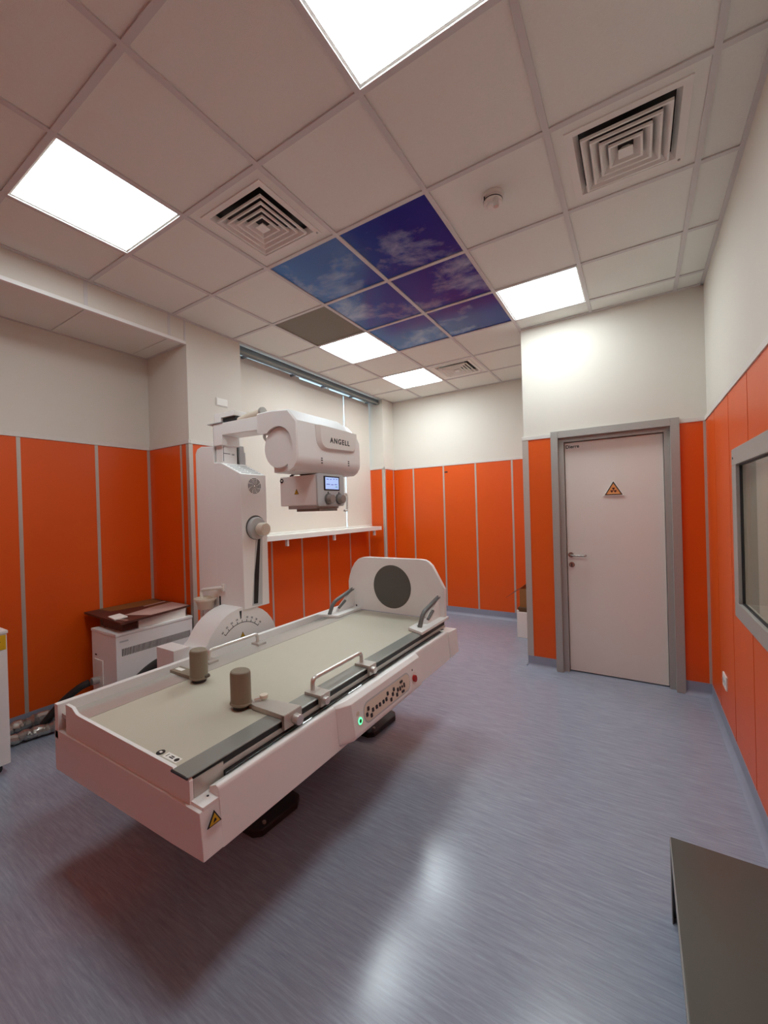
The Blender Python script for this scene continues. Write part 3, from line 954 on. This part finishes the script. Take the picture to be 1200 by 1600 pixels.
# ------------------------------------------------------------------ shoulder supports
for (lab, cx, cy, side) in (('taupe padded shoulder support nearer the camera, clamped to the front rail', 0.054, 0.372, 1),
                            ('taupe padded shoulder support on the rear rail, nearer the wall cabinets', -0.362, 0.452, -1)):
    t = thing('shoulder_support', lab, 'support', (cx, cy, ZT), 'padded shoulder supports')
    z0, z1 = ZT + 0.022, ZT + 0.160
    prof = circ(cx, cy, 0.046, 26, ry=0.040)
    small = circ(cx, cy, 0.039, 26, ry=0.033)
    pad = obj('pad', loft(B(), 'z', [(z0, prof), (z1 - 0.012, prof), (z1 - 0.003, circ(cx, cy, 0.043, 26, ry=0.037)), (z1, small)]), TAUPE, t)
    obj('pad_flange', loft(B(), 'z', [(z0 - 0.006, circ(cx, cy, 0.044, 26, ry=0.038)), (z0, circ(cx, cy, 0.050, 26, ry=0.044)), (z0 + 0.007, circ(cx, cy, 0.0475, 26, ry=0.0415))]), TAUPE, pad)
    obj('zip', tube(B(), [(cx - 0.0455, cy - 0.008, z0 + 0.008), (cx - 0.0475, cy - 0.010, z0 + 0.06), (cx - 0.0455, cy - 0.010, z1 - 0.014)], 0.0035, 8), TAUPED, pad)
    obj('foot_plate', cyl(B(), 'z', (cx, cy), 0.033, ZT + 0.0002, z0 - 0.006, 20), DARK, t)
    if side > 0:
        bm = B()
        loft(bm, 'z', [(ZT + 0.0022, [(0.07, 0.392), (0.13, 0.378), (0.302, 0.378), (0.302, 0.478), (0.14, 0.452), (0.07, 0.412)]), (ZT + 0.022, [(0.07, 0.392), (0.13, 0.378), (0.302, 0.378), (0.302, 0.478), (0.14, 0.452), (0.07, 0.412)])], 0.002)
        box(bm, 0.2895, 0.304, 0.378, 0.478, 0.662, ZT + 0.020, 0.002)
        cl = obj('clamp_plate', bm, RAILALU, t)
        obj('clamp_knob', cyl(B(), 'x', (0.436, 0.688), 0.021, 0.304, 0.335, 20, 0.003), CHROME, cl)
        obj('turn_knob', cyl(B(), 'z', (0.118, 0.440), 0.018, ZT + 0.028, ZT + 0.044, 18, 0.004), CREAM, t)
        obj('knob_stem', tube(B(), [(0.10, 0.405, ZT + 0.030), (0.118, 0.440, ZT + 0.032)], 0.005, 8), CHROME, t)
    else:
        obj('clamp_plate', box(B(), -0.60, -0.39, 0.440, 0.500, ZT + 0.0018, ZT + 0.018, 0.002), TAUPE, t)
        obj('clamp_label', box(B(), -0.585, -0.525, 0.458, 0.482, ZT + 0.0175, ZT + 0.0195), PAPER, t)
        obj('lock_screw', cyl(B(), 'y', (-0.320, ZT + 0.03), 0.009, 0.452, 0.478, 10), TAUPED, t)

# ================================================================== TUBE COLUMN
K = thing('xray_column', 'tall white xray column with arm and tube head over the table', 'xray column', (-1.0, 1.19, 0.40))
XC, YC0, YC1 = -0.78, 1.075, 1.295
# column body: rear tall section and front section with sloped shoulder
rear = [(-1.285, 0.70), (-1.285, 1.985), (-1.262, 2.020), (-1.215, 2.034), (-1.066, 2.020), (-1.066, 0.76)]
obj('rear_housing', prism(B(), 'y', rear, YC0, YC1 + 0.02, 0.006), WHITE, K)
front = [(-1.067, 0.78), (-1.067, 1.900), (-0.988, 1.896), (XC, 1.803), (XC, 0.872), (-0.90, 0.835)]
obj('front_housing', prism(B(), 'y', front, YC0 - 0.001, YC1, 0.004), WHITE, K)
# vent slots on sloped shoulder
n = Vector((0.093, 0, 0.208)).normalized()
bm = B()
for k in range(6):
    for (a, c) in ((1.10, 1.17), (1.185, 1.265)):
        px = -0.965 + 0.185 * (k + 0.5) / 6.4
        pz = 1.896 - (px + 0.988) / 0.208 * 0.093
        t2 = box(B(), px - 0.006, px + 0.006, a, c, pz - 0.003, pz + 0.0015)
        merge(bm, t2)
obj('shoulder_vents', bm, SHADE, K)
# loudspeaker rosette
sp = obj('speaker_grille', cyl(B(), 'x', (1.188, 1.723), 0.059, XC, XC + 0.002, 40), WHITE, K)
bm = B()
for r in (0.012, 0.022, 0.032, 0.042, 0.052):
    for k in range(8):
        a0 = 2 * PI * k / 8 + r * 9
        prism(bm, 'x', circ(1.188, 1.723, r + 0.0022, 6, a0, a0 + PI / 4 * 0.86) + circ(1.188, 1.723, r - 0.0022, 6, a0 + PI / 4 * 0.86, a0), XC + 0.0005, XC + 0.0035)
obj('grille_slots', bm, DARK, sp)
# swivel knob, slot with lever
obj('slot_frame', prism(B(), 'x', [(1.140, 0.886), (1.228, 0.880), (1.246, 1.375), (1.190, 1.385)], XC - 0.002, XC + 0.0015), SHADE, K)
obj('slot', prism(B(), 'x', [(1.152, 0.898), (1.188, 0.895), (1.226, 1.350), (1.206, 1.352), (1.165, 1.10)], XC - 0.001, XC + 0.003), BLACK, K)
kb = obj('swivel_housing', cyl(B(), 'x', (1.190, 1.425), 0.078, XC - 0.01, XC + 0.030, 32, 0.012), SHADE, K)
obj('swivel_knob', cyl(B(), 'x', (1.200, 1.418), 0.045, XC + 0.028, XC + 0.095, 28, 0.010), CREAM, kb)
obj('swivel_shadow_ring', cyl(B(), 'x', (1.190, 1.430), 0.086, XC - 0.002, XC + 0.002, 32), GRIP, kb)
obj('side_slot', box(B(), -1.048, -1.034, YC0 - 0.003, YC0 + 0.004, 0.842, 0.945), DARK, K)
obj('side_hole', cyl(B(), 'y', (-1.008, 0.835), 0.013, YC0 - 0.003, YC0 + 0.004, 16), BLACK, K)
# angle scale arch
arc = [(0.745, 0.60), (0.765, 0.69)] + [(1.075 + 0.305 * math.cos(math.radians(a)), 0.585 + 0.305 * math.sin(math.radians(a))) for a in range(155, 14, -10)] + [(1.395, 0.60)]
obj('arch_drum', prism(B(), 'x', arc, -1.01, -0.80, 0.004), WHITE, K)
bm = B()
ac = (1.065, 0.600)


def arc_pt(a, r):
    return (ac[0] + r * math.cos(math.radians(a)), ac[1] + r * math.sin(math.radians(a)))


prism(bm, 'x', [arc_pt(135 - 90 * k / 24, 0.190) for k in range(25)] + [arc_pt(45 + 90 * k / 24, 0.186) for k in range(25)], -0.801, -0.7985)
for k in range(9):
    a = 135 - 90 * k / 8
    p, q = arc_pt(a, 0.188), arc_pt(a, 0.204)
    s = Vector((-(q[1] - p[1]), q[0] - p[0])).normalized() * 0.0016
    prism(bm, 'x', [(p[0] - s.x, p[1] - s.y), (p[0] + s.x, p[1] + s.y), (q[0] + s.x, q[1] + s.y), (q[0] - s.x, q[1] - s.y)], -0.801, -0.7985)
obj('angle_scale', bm, DARK, K)
for k, s in enumerate(('40', '30', '20', '10', '0', '10', '20', '30', '40')):
    if k == 4:
        continue
    a = 135 - 90 * k / 8
    p = arc_pt(a, 0.212)
    ta = math.radians(a - 90)
    text('scale_number', s, 0.018, DARK, K, (-0.7995, p[0], p[1]), (0, math.cos(ta), math.sin(ta)), (0, -math.sin(ta), math.cos(ta)), 0.001, 'CENTER')
obj('scale_pointer', prism(B(), 'x', [(1.046, 0.868), (1.062, 0.868), (1.059, 0.820), (1.053, 0.812)], -0.802, -0.797), DARK, K)
triangle_sticker(K, (-0.80, 1.068, 0.700), 0.038, 'x')
obj('base_block', box(B(), -1.10, -0.80, 0.66, 1.40, 0.402, 0.660, 0.006), WHITE, K)
obj('side_block', box(B(), -1.02, -0.835, 0.60, 0.70, 0.402, 0.728, 0.004), WHITE, K)
# cup holder bracket on the column flank
br = obj('holder_arm', tube(B(), [(-0.995, 1.070, 1.010), (-1.195, 1.030, 0.985), (-1.195, 1.030, 0.72)], 0.012, 8, 0.02), WPLAST, K)
obj('holder_plate', box(B(), -1.008, -0.985, 1.060, 1.076, 0.985, 1.035, 0.003), WPLAST, br)
obj('holder_cup', loft(B(), 'z', [(0.862, circ(-1.12, 1.010, 0.050, 20)), (0.925, circ(-1.12, 1.010, 0.066, 20)), (0.925, circ(-1.12, 1.010, 0.078, 20)), (0.938, circ(-1.12, 1.010, 0.078, 20)), (0.938, circ(-1.12, 1.010, 0.070, 20)), (0.905, circ(-1.12, 1.010, 0.062, 20))]), CREAM, br)
# telescopic post and arm
post = obj('telescopic_post', box(B(), -1.05, -0.98, 1.085, 1.207, 1.88, 2.10), WHITE, K)
obj('post_scale', box(box(B(), -0.982, -0.979, 1.092, 1.095, 1.905, 2.01), -0.982, -0.979, 1.095, 1.150, 1.962, 1.966), DARK, post)
text('post_number', '150', 0.016, DARK, post, (-0.979, 1.160, 1.956), (0, 1, 0), (0, 0, 1), 0.001)
obj('post_channel', box(box(B(), -1.05, -1.01, 1.207, 1.240, 1.88, 2.10), -1.01, -1.006, 1.21, 1.236, 1.90, 1.99), BLACK, K)
bm = box(B(), -1.05, -0.99, 1.240, 1.280, 1.88, 2.035, 0.003)
box(bm, -1.05, -1.0, 1.280, 1.300, 1.88, 1.99)
obj('cable_guide', bm, SHADE, K)
armp = [(-1.052, 2.018), (-0.955, 2.018), (-0.955, 2.086), (-0.33, 2.066), (-0.33, 2.128), (-0.60, 2.166), (-1.052, 2.174)]
arm = obj('arm', prism(B(), 'y', armp, 1.066, 1.215, 0.004), WHITE, K)
obj('arm_top_plate', box(B(), -1.105, -0.945, 1.058, 1.222, 2.174, 2.180), SHADE, arm)
obj('arm_spine', box(B(), -1.064, -1.052, 1.075, 1.205, 2.02, 2.172), DARK, arm)
obj('cable_box', prism(B(), 'y', [(-1.03, 2.180), (-0.955, 2.180), (-0.955, 2.206), (-0.808, 2.206), (-0.808, 2.240), (-1.03, 2.244)], 1.062, 1.17, 0.002), WHITE, arm)
obj('cable_bundle', box(B(), -0.950, -0.82, 1.075, 1.15, 2.172, 2.204), DARK, arm)
obj('cable_sleeve', tube(B(), [(-0.80, 1.10, 2.170), (-0.70, 1.10, 2.186), (-0.58, 1.10, 2.194)], 0.026, 12), CREAM, arm)
obj('sleeve_clip', cyl(B(), 'x', (1.10, 2.198), 0.030, -0.585, -0.565, 16), STEEL, arm)
# tube head
cx, cz, R0 = -0.205, 1.897, 0.119
arcn = [(cx + R0 * math.cos(math.radians(a)), cz + R0 * math.sin(math.radians(a))) for a in range(-48, 142, 10)]


def hood(top, rx, sc=1.0):
    rr = [(-0.362, top + 0.012), (-0.24, top + 0.012), (-0.115 + rx * 0.5, top), (-0.052 + rx, top - 0.068), (-0.049 + rx, 1.838), (-0.055 + rx, 1.805), (-0.075 + rx, 1.778), (-0.105 + rx * .5, 1.764), (-0.125, 1.760)]
    return rr + arcn + [(-0.330, 1.985), (-0.366, 2.000)]


head = obj('tube_hood', loft(B(), 'y', [(0.866, hood(2.092, -0.006)), (0.874, hood(2.100, 0)), (1.30, hood(2.102, 0)), (1.42, hood(2.078, 0)), (1.468, hood(2.045, -0.012))], 0.0), WHITE, K)
tb = obj('tube_housing', cyl(B(), 'y', (cx, cz), 0.1165, 0.880, 1.462, 56, 0.004), WHITE, K)
obj('tube_belly', loft(B(), 'y', [(0.892, [(-0.262, 1.757), (-0.10, 1.757), (-0.085, 1.775), (-0.085, 1.83), (-0.262, 1.83)]), (1.44, [(-0.262, 1.757), (-0.10, 1.757), (-0.085, 1.775), (-0.085, 1.83), (-0.262, 1.83)])], 0.006), WHITE, tb)
pl = [(1.030, 2.030), (1.034, 1.960)] + circ(1.095, 1.955, 0.06, 7, PI, PI * 1.5) + circ(1.355, 1.940, 0.035, 7, PI * 1.5, 2 * PI) + [(1.400, 1.99), (1.405, 2.026)]


def shrink(pts, k, c=(1.22, 1.97)):
    return [(c[0] + (p[0] - c[0]) * k, c[1] + (p[1] - c[1]) * (k if p[1] < c[1] else 1.0)) for p in pts]


plate = obj('name_plate', loft(B(), 'x', [(-0.053, shrink(pl, 1.07)), (-0.048, shrink(pl, 1.07)), (-0.034, shrink(pl, 0.93)), (-0.033, shrink(pl, 0.92))]), WPLAST, head)
text('lettering', 'ANGELL', 0.043, DARK, head, (-0.0325, 1.128, 1.938), (0, 1, 0), (0, 0, 1), 0.0015, bold=0.0011, space=1.3)
bm = B()
for (y, z) in ((1.066, 1.84), (1.066, 1.828), (1.066, 1.812), (1.325, 1.842), (1.325, 1.83), (1.325, 1.816)):
    box(bm, -0.0495, -0.0475, y - 0.006, y + 0.006, z - 0.003, z + 0.003)
obj('tiny_marks', bm, DARK, head)
obj('rear_cable', tube(B(), [(-0.385, 0.95, 2.03), (-0.392, 0.94, 1.985), (-0.36, 0.95, 1.95), (-0.315, 0.96, 1.94)], 0.009, 10, 0.02), RAILALU, head)
# collimator
XK = -0.072
col = obj('collimator', box(B(), -0.385, XK - 0.012, 1.052, 1.292, 1.567, 1.750, 0.008), WHITE, K)
pf2 = []
for (cy_, cz_, a) in ((1.302 - .018, 1.755 - .018, 0), (1.048 + .018, 1.755 - .018, 90), (1.048 + .018, 1.560 + .018, 180), (1.302 - .018, 1.560 + .018, 270)):
    pf2 += circ(cy_, cz_, 0.018, 5, math.radians(a), math.radians(a + 90))
obj('front_plate', prism(B(), 'x', pf2, XK - 0.014, XK, 0.003), SHADE, col)
obj('screen_bezel', box(B(), XK - 0.002, XK + 0.003, 1.103, 1.253, 1.655, 1.742, 0.003), BLACK, col)
obj('screen', box(B(), XK + 0.002, XK + 0.004, 1.115, 1.241, 1.663, 1.734), SCREEN, col)
bm = B()
for (y, z, w) in ((1.135, 1.722, .018), (1.165, 1.722, .012), (1.195, 1.724, .012), (1.222, 1.724, .012), (1.140, 1.692, .03), (1.178, 1.690, .022), (1.212, 1.692, .022)):
    box(bm, XK + 0.003, XK + 0.0048, y - w / 2, y + w / 2, z - 0.002, z + 0.002)
obj('screen_marks', bm, SCRTXT, col)
obj('screen_green_mark', box(B(), XK + 0.003, XK + 0.0048, 1.208, 1.228, 1.675, 1.680), mat('green_mark', (90, 200, 120), 0.5), col)
for y in (1.141, 1.244):
    obj('dial_base', cyl(B(), 'x', (y, 1.604), 0.034, XK - 0.002, XK + 0.008, 26), GRIP, col)
    obj('dial', cyl(B(), 'x', (y, 1.603), 0.029, XK + 0.006, XK + 0.040, 24, 0.005, 0.026), mat('dial_grey', (150, 140, 134), 0.4), col)
    obj('dial_mark', cyl(B(), 'x', (y, 1.642), 0.0055, XK - 0.001, XK + 0.0015, 10), DARK, col)
triangle_sticker(K, (-0.244, 1.0515, 1.648), 0.036, '-y')
rd = obj('round_badge', cyl(B(), 'y', (-0.366, 1.725), 0.014, 1.049, 1.054, 18), DARK, col)
obj('badge_mark', box(B(), -0.370, -0.358, 1.0482, 1.0495, 1.722, 1.730), PAPER, col)
bm = box(B(), -0.335, -0.105, 1.070, 1.285, 1.547, 1.569, 0.003)
obj('collimator_base', bm, SHADE, col)
obj('filter_plate', box(B(), -0.280, -0.095, 1.085, 1.255, 1.531, 1.547, 0.002), RAILGREY, col)
obj('neck', cyl(B(), 'z', (-0.20, 1.165), 0.085, 1.749, 1.762, 28), DARK, col)
obj('side_handle', tube(B(), [(-0.085, 1.290, 1.640), (-0.085, 1.345, 1.640), (-0.085, 1.345, 1.530), (-0.085, 1.315, 1.530)], 0.0075, 8, 0.02), WPLAST, col)
obj('neck_cables', tube(B(), [(-0.30, 1.06, 1.750), (-0.26, 1.07, 1.768), (-0.20, 1.08, 1.756)], 0.007, 8), DARK, col)

# ================================================================== OTHER EQUIPMENT
# generator cabinet
GX0, GX1, GY0, GY1, GZ = -2.10, -1.722, 0.690, 1.285, 0.68
G = thing('generator_cabinet', 'low white metal generator cabinet with row of slots by the left wall', 'cabinet', ((GX0 + GX1) / 2, (GY0 + GY1) / 2, 0))
obj('body', box(B(), GX0, GX1, GY0, GY1, 0.03, GZ - 0.022, 0.003), WHITE, G)
obj('lid', box(B(), GX0 - 0.003, GX1 + 0.003, GY0 - 0.003, GY1 + 0.003, GZ - 0.021, GZ, 0.003), WHITE, G)
for k in range(50):
    y = 0.732 + k * 0.01078
    obj('vent_slot', box(B(), GX1 - 0.002, GX1 + 0.0008, y - 0.0028, y + 0.0028, 0.508, 0.562), BLACK, G)
for (x, y) in ((GX0 + .05, GY0 + .05), (GX1 - .05, GY0 + .05), (GX0 + .05, GY1 - .05), (GX1 - .05, GY1 - .05)):
    obj('foot', cyl(B(), 'z', (x, y), 0.022, 0.0, 0.031, 12), BLACK, G)
cp = obj('connector_plate', box(B(), -2.055, -1.925, GY0 - 0.006, GY0 + 0.001, 0.20, 0.455, 0.003), WPLAST, G)
obj('connector', cyl(B(), 'y', (-2.00, 0.300), 0.028, GY0 - 0.05, GY0 - 0.005, 16, 0.003), STEEL, cp)
obj('connector_label', box(B(), -2.05, -2.02, GY0 - 0.0012, GY0 + 0.001, 0.48, 0.492), DARK, G)
obj('maker_mark', box(B(), GX1 - 0.001, GX1 + 0.0006, 0.715, 0.775, 0.610, 0.622), SHADE, G)
obj('lid_badge', cyl(B(), 'z', (-2.02, 0.78), 0.035, GZ - 0.001, GZ + 0.0012, 18), DARK, G)

# things lying on the generator
bxo = thing('flat_carton', 'flat white carton under the printed cardboard on the generator', 'box', (-1.88, 1.05, GZ))
obj('carton_body', box(B(), -2.06, -1.742, 0.862, 1.242, GZ + 0.0002, 0.750, 0.002), PAPER, bxo)
obj('carton_flap', box(B(), -2.061, -1.741, 0.861, 1.243, 0.728, 0.7515, 0.001), PAPER, bxo)
bb = thing('brown_carton', 'brown carton under the near end of the printed cardboard', 'box', (-1.88, 0.79, GZ))
obj('carton_body', box(B(), -2.05, -1.745, 0.748, 0.858, GZ + 0.0014, 0.750, 0.002), PRINTB, bb)
obj('carton_flap', box(B(), -2.051, -1.744, 0.747, 0.859, 0.735, 0.7505, 0.001), PRINTB, bb)
q = [(-2.33, 0.735), (-1.665, 0.700), (-1.745, 1.285), (-2.33, 1.29)]


def lerp2(u, v):
    a = [(1 - u) * q[0][i] + u * q[1][i] for i in (0, 1)]
    c = [(1 - u) * q[3][i] + u * q[2][i] for i in (0, 1)]
    return tuple((1 - v) * a[i] + v * c[i] for i in (0, 1))


cb = thing('printed_cardboard', 'large flat brown printed cardboard with stripes lying on the cartons', 'cardboard', (-2.0, 1.0, 0.752))
obj('sheet', prism(B(), 'z', q, 0.752, 0.767), PRINTB, cb)


def quad(us):
    return [lerp2(*p) for p in us]


obj('olive_band', prism(B(), 'z', quad([(0.0, .18), (0.30, .22), (0.42, .93), (0.0, .97)]), 0.7665, 0.7680), PRINTO, cb)
obj('pale_field', prism(B(), 'z', quad([(0.66, .22), (0.985, .40), (0.985, .985), (0.55, .985), (0.50, .93)]), 0.7665, 0.7678), PRINTP, cb)
for k in range(3):
    a = 0.40 + 0.13 * k
    obj('stripe', prism(B(), 'z', quad([(a, .62), (a + .05, .62), (a + .02, .97), (a - .03, .97)]), 0.7672, 0.7684), PRINTP if k != 1 else PRINTO, cb)
obj('edge_line', prism(B(), 'z', quad([(0.70, .03), (0.95, .10), (0.95, .125), (0.70, .05)]), 0.7672, 0.7684), PRINTP, cb)
sl = tag(obj('paper_slip', prism(B(), 'z', [(-1.935, 0.735), (-1.785, 0.715), (-1.800, 0.812), (-1.955, 0.828)], 0.7690, 0.7770), PAPER), 'small white slip lying on the brown printed cardboard', 'paper')

# hoses
tag(obj('corrugated_hose', tube(B(), [(-1.34, 1.26, 0.042), (-1.38, 1.22, 0.38), (-1.46, 1.12, 0.46), (-1.58, 0.99, 0.44), (-1.66, 0.86, 0.36), (-1.68, 0.72, 0.22), (-1.66, 0.60, 0.05), (-1.60, 0.45, 0.045)], 0.042, 14, 0.15), HOSE), 'thick black hose curving in front of the generator cabinet', 'hose')
tag(obj('cable_hose', tube(B(), [(-2.00, 0.626, 0.300), (-2.02, 0.58, 0.285), (-2.10, 0.50, 0.20), (-2.18, 0.40, 0.045)], 0.026, 12, 0.08), HOSE), 'black hose plugged into the end of the generator cabinet', 'hose')


def crinkle(amp):
    rnd = random.Random(3)
    return lambda i: 1 + amp * (rnd.random() - 0.5)


def wavy(pts, n, amp):
    P = fillet(pts, 0.2, 8)
    L = [Vector(p) for p in P]
    out = []
    for k in range(n + 1):
        s = k / n * (len(L) - 1)
        i = min(int(s), len(L) - 2)
        p = L[i].lerp(L[i + 1], s - i)
        out.append(p + Vector((0, amp * math.sin(k * 1.9), abs(amp) * 0.5 * (1 + math.sin(k * 1.3)))))
    return out


for lab, pts, r, a in (('crinkled silver conduit along the left wall baseboard', [(-2.30, -0.10, 0.05), (-2.29, 0.20, 0.05), (-2.28, 0.42, 0.06), (-2.20, 0.70, 0.05)], 0.036, 0.008),
                       ('crinkled silver conduit on the floor, nearest the camera', [(-2.12, 0.15, 0.04), (-2.11, 0.28, 0.04), (-2.06, 0.46, 0.045), (-1.90, 0.66, 0.04)], 0.034, 0.008)):
    tag(obj('metal_conduit', tube(B(), wavy(pts, 40, a), r, 10, 0, crinkle(0.5)), FOIL), lab, 'conduit', 'silver conduits by the left wall')
tag(obj('floor_cable', tube(B(), [(-2.19, 0.14, 0.022), (-2.18, 0.26, 0.022), (-2.12, 0.48, 0.022), (-2.02, 0.62, 0.022)], 0.020, 10, 0.1), mat('pinkish_cable', (190, 170, 160), 0.4)), 'pale smooth cable between the two silver conduits', 'cable')

# cabinet cut by the left edge of the photo
Q = thing('side_cabinet', 'white cabinet on casters with yellow label at the left edge', 'cabinet', (-1.97, -0.25, 0))
obj('body', box(B(), -2.20, -1.740, -0.55, 0.100, 0.065, 0.850, 0.004), WHITE, Q)
obj('top', box(B(), -2.205, -1.735, -0.555, 0.105, 0.848, 0.868, 0.004), WHITE, Q)
lb_ = obj('yellow_label', box(B(), -1.741, -1.7385, -0.22, 0.094, 0.755, 0.842), YELLOW, Q, 'yellow warning label')
obj('label_print', box(box(B(), -1.739, -1.7378, -0.20, 0.07, 0.80, 0.806), -1.739, -1.7378, -0.20, 0.06, 0.782, 0.788), mat('label_ink', (150, 110, 10), 0.5), lb_)
for (x, y) in ((-1.80, 0.045), (-1.80, -0.49), (-2.14, 0.045), (-2.14, -0.49)):
    c = obj('caster', cyl(B(), 'x', (y, 0.030), 0.030, x - 0.011, x + 0.011, 18, 0.004), BLACK, Q)
    obj('caster_fork', box(B(), x - 0.016, x + 0.016, y - 0.014, y + 0.014, 0.045, 0.067), STEEL, c)

# cartons behind the door block
t = thing('open_carton', 'open brown carton with raised flap standing on the white box', 'box', (0.45, 4.25, 0.345))
obj('walls', box(box(box(box(B(), 0.315, 0.585, 4.10, 4.106, 0.346, 0.56), 0.315, 0.585, 4.42, 4.426, 0.346, 0.56), 0.315, 0.321, 4.106, 4.42, 0.346, 0.56), 0.579, 0.585, 4.106, 4.42, 0.346, 0.56), CARDB, t)
obj('bottom', box(B(), 0.322, 0.578, 4.107, 4.419, 0.3462, 0.352), CARDB, t)
obj('flap', prism(B(), 'y', [(0.318, 0.556), (0.320, 0.562), (0.155, 0.442), (0.152, 0.437)], 4.106, 4.42), PRINTB, t)
obj('flap', prism(B(), 'y', [(0.318, 0.556), (0.581, 0.700), (0.578, 0.706), (0.314, 0.562)], 4.40, 4.406), PRINTB, t)
t = thing('white_box', 'white box on the floor behind the door block corner', 'box', (0.44, 4.22, 0))
obj('box_body', box(B(), 0.290, 0.590, 4.045, 4.43, 0.0, 0.300, 0.008), WPLAST, t)
obj('box_liner', box(B(), 0.300, 0.585, 4.056, 4.425, 0.299, 0.3455, 0.002), mat('brown_liner', (92, 68, 40), 0.8), t)
obj('box_rim', box(B(), 0.290, 0.315, 4.045, 4.10, 0.298, 0.318, 0.006), WPLAST, t)

# grey steel bench box in the near right corner
bx = thing('steel_box', 'grey metal open sided box on the floor at the lower right', 'box', (1.76, 0.55, 0))
X0, X1, Ya, Yb, Zt = 1.586, 1.930, 0.02, 1.050, 0.288
bm = box(B(), X0, X1, Ya, Yb, Zt - 0.020, Zt, 0.002)
obj('top_sheet', bm, BENCHM, bx)
obj('far_side', box(B(), X0, X1, Yb - 0.014, Yb, 0.0, Zt - 0.020, 0.001), BENCHM, bx)
obj('near_side', box(B(), X0, X1, Ya, Ya + 0.014, 0.0, Zt - 0.020, 0.001), BENCHM, bx)
obj('wall_side', box(B(), X1 - 0.012, X1, Ya + 0.014, Yb - 0.014, 0.0, Zt - 0.020), BENCHM, bx)
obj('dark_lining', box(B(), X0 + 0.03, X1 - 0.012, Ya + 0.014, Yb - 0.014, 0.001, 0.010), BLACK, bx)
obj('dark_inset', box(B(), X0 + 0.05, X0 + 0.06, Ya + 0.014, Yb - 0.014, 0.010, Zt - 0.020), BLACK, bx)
bm = B()
box(bm, X0 - 0.003, X0, Yb - 0.045, Yb, 0.0, Zt, 0.0)
box(bm, X0 - 0.003, X0, Ya, Ya + 0.045, 0.0, Zt, 0.0)
box(bm, X0 - 0.003, X0, Ya + 0.045, Yb - 0.045, Zt - 0.034, Zt, 0.0)
obj('opening_flange', bm, mat('floor_lit_steel', (150, 150, 148), 0.4, 0.15), bx, 'flange around the dark open side, floor light painted into its paler colour')  # bench steel made paler, light from the floor put into the colour
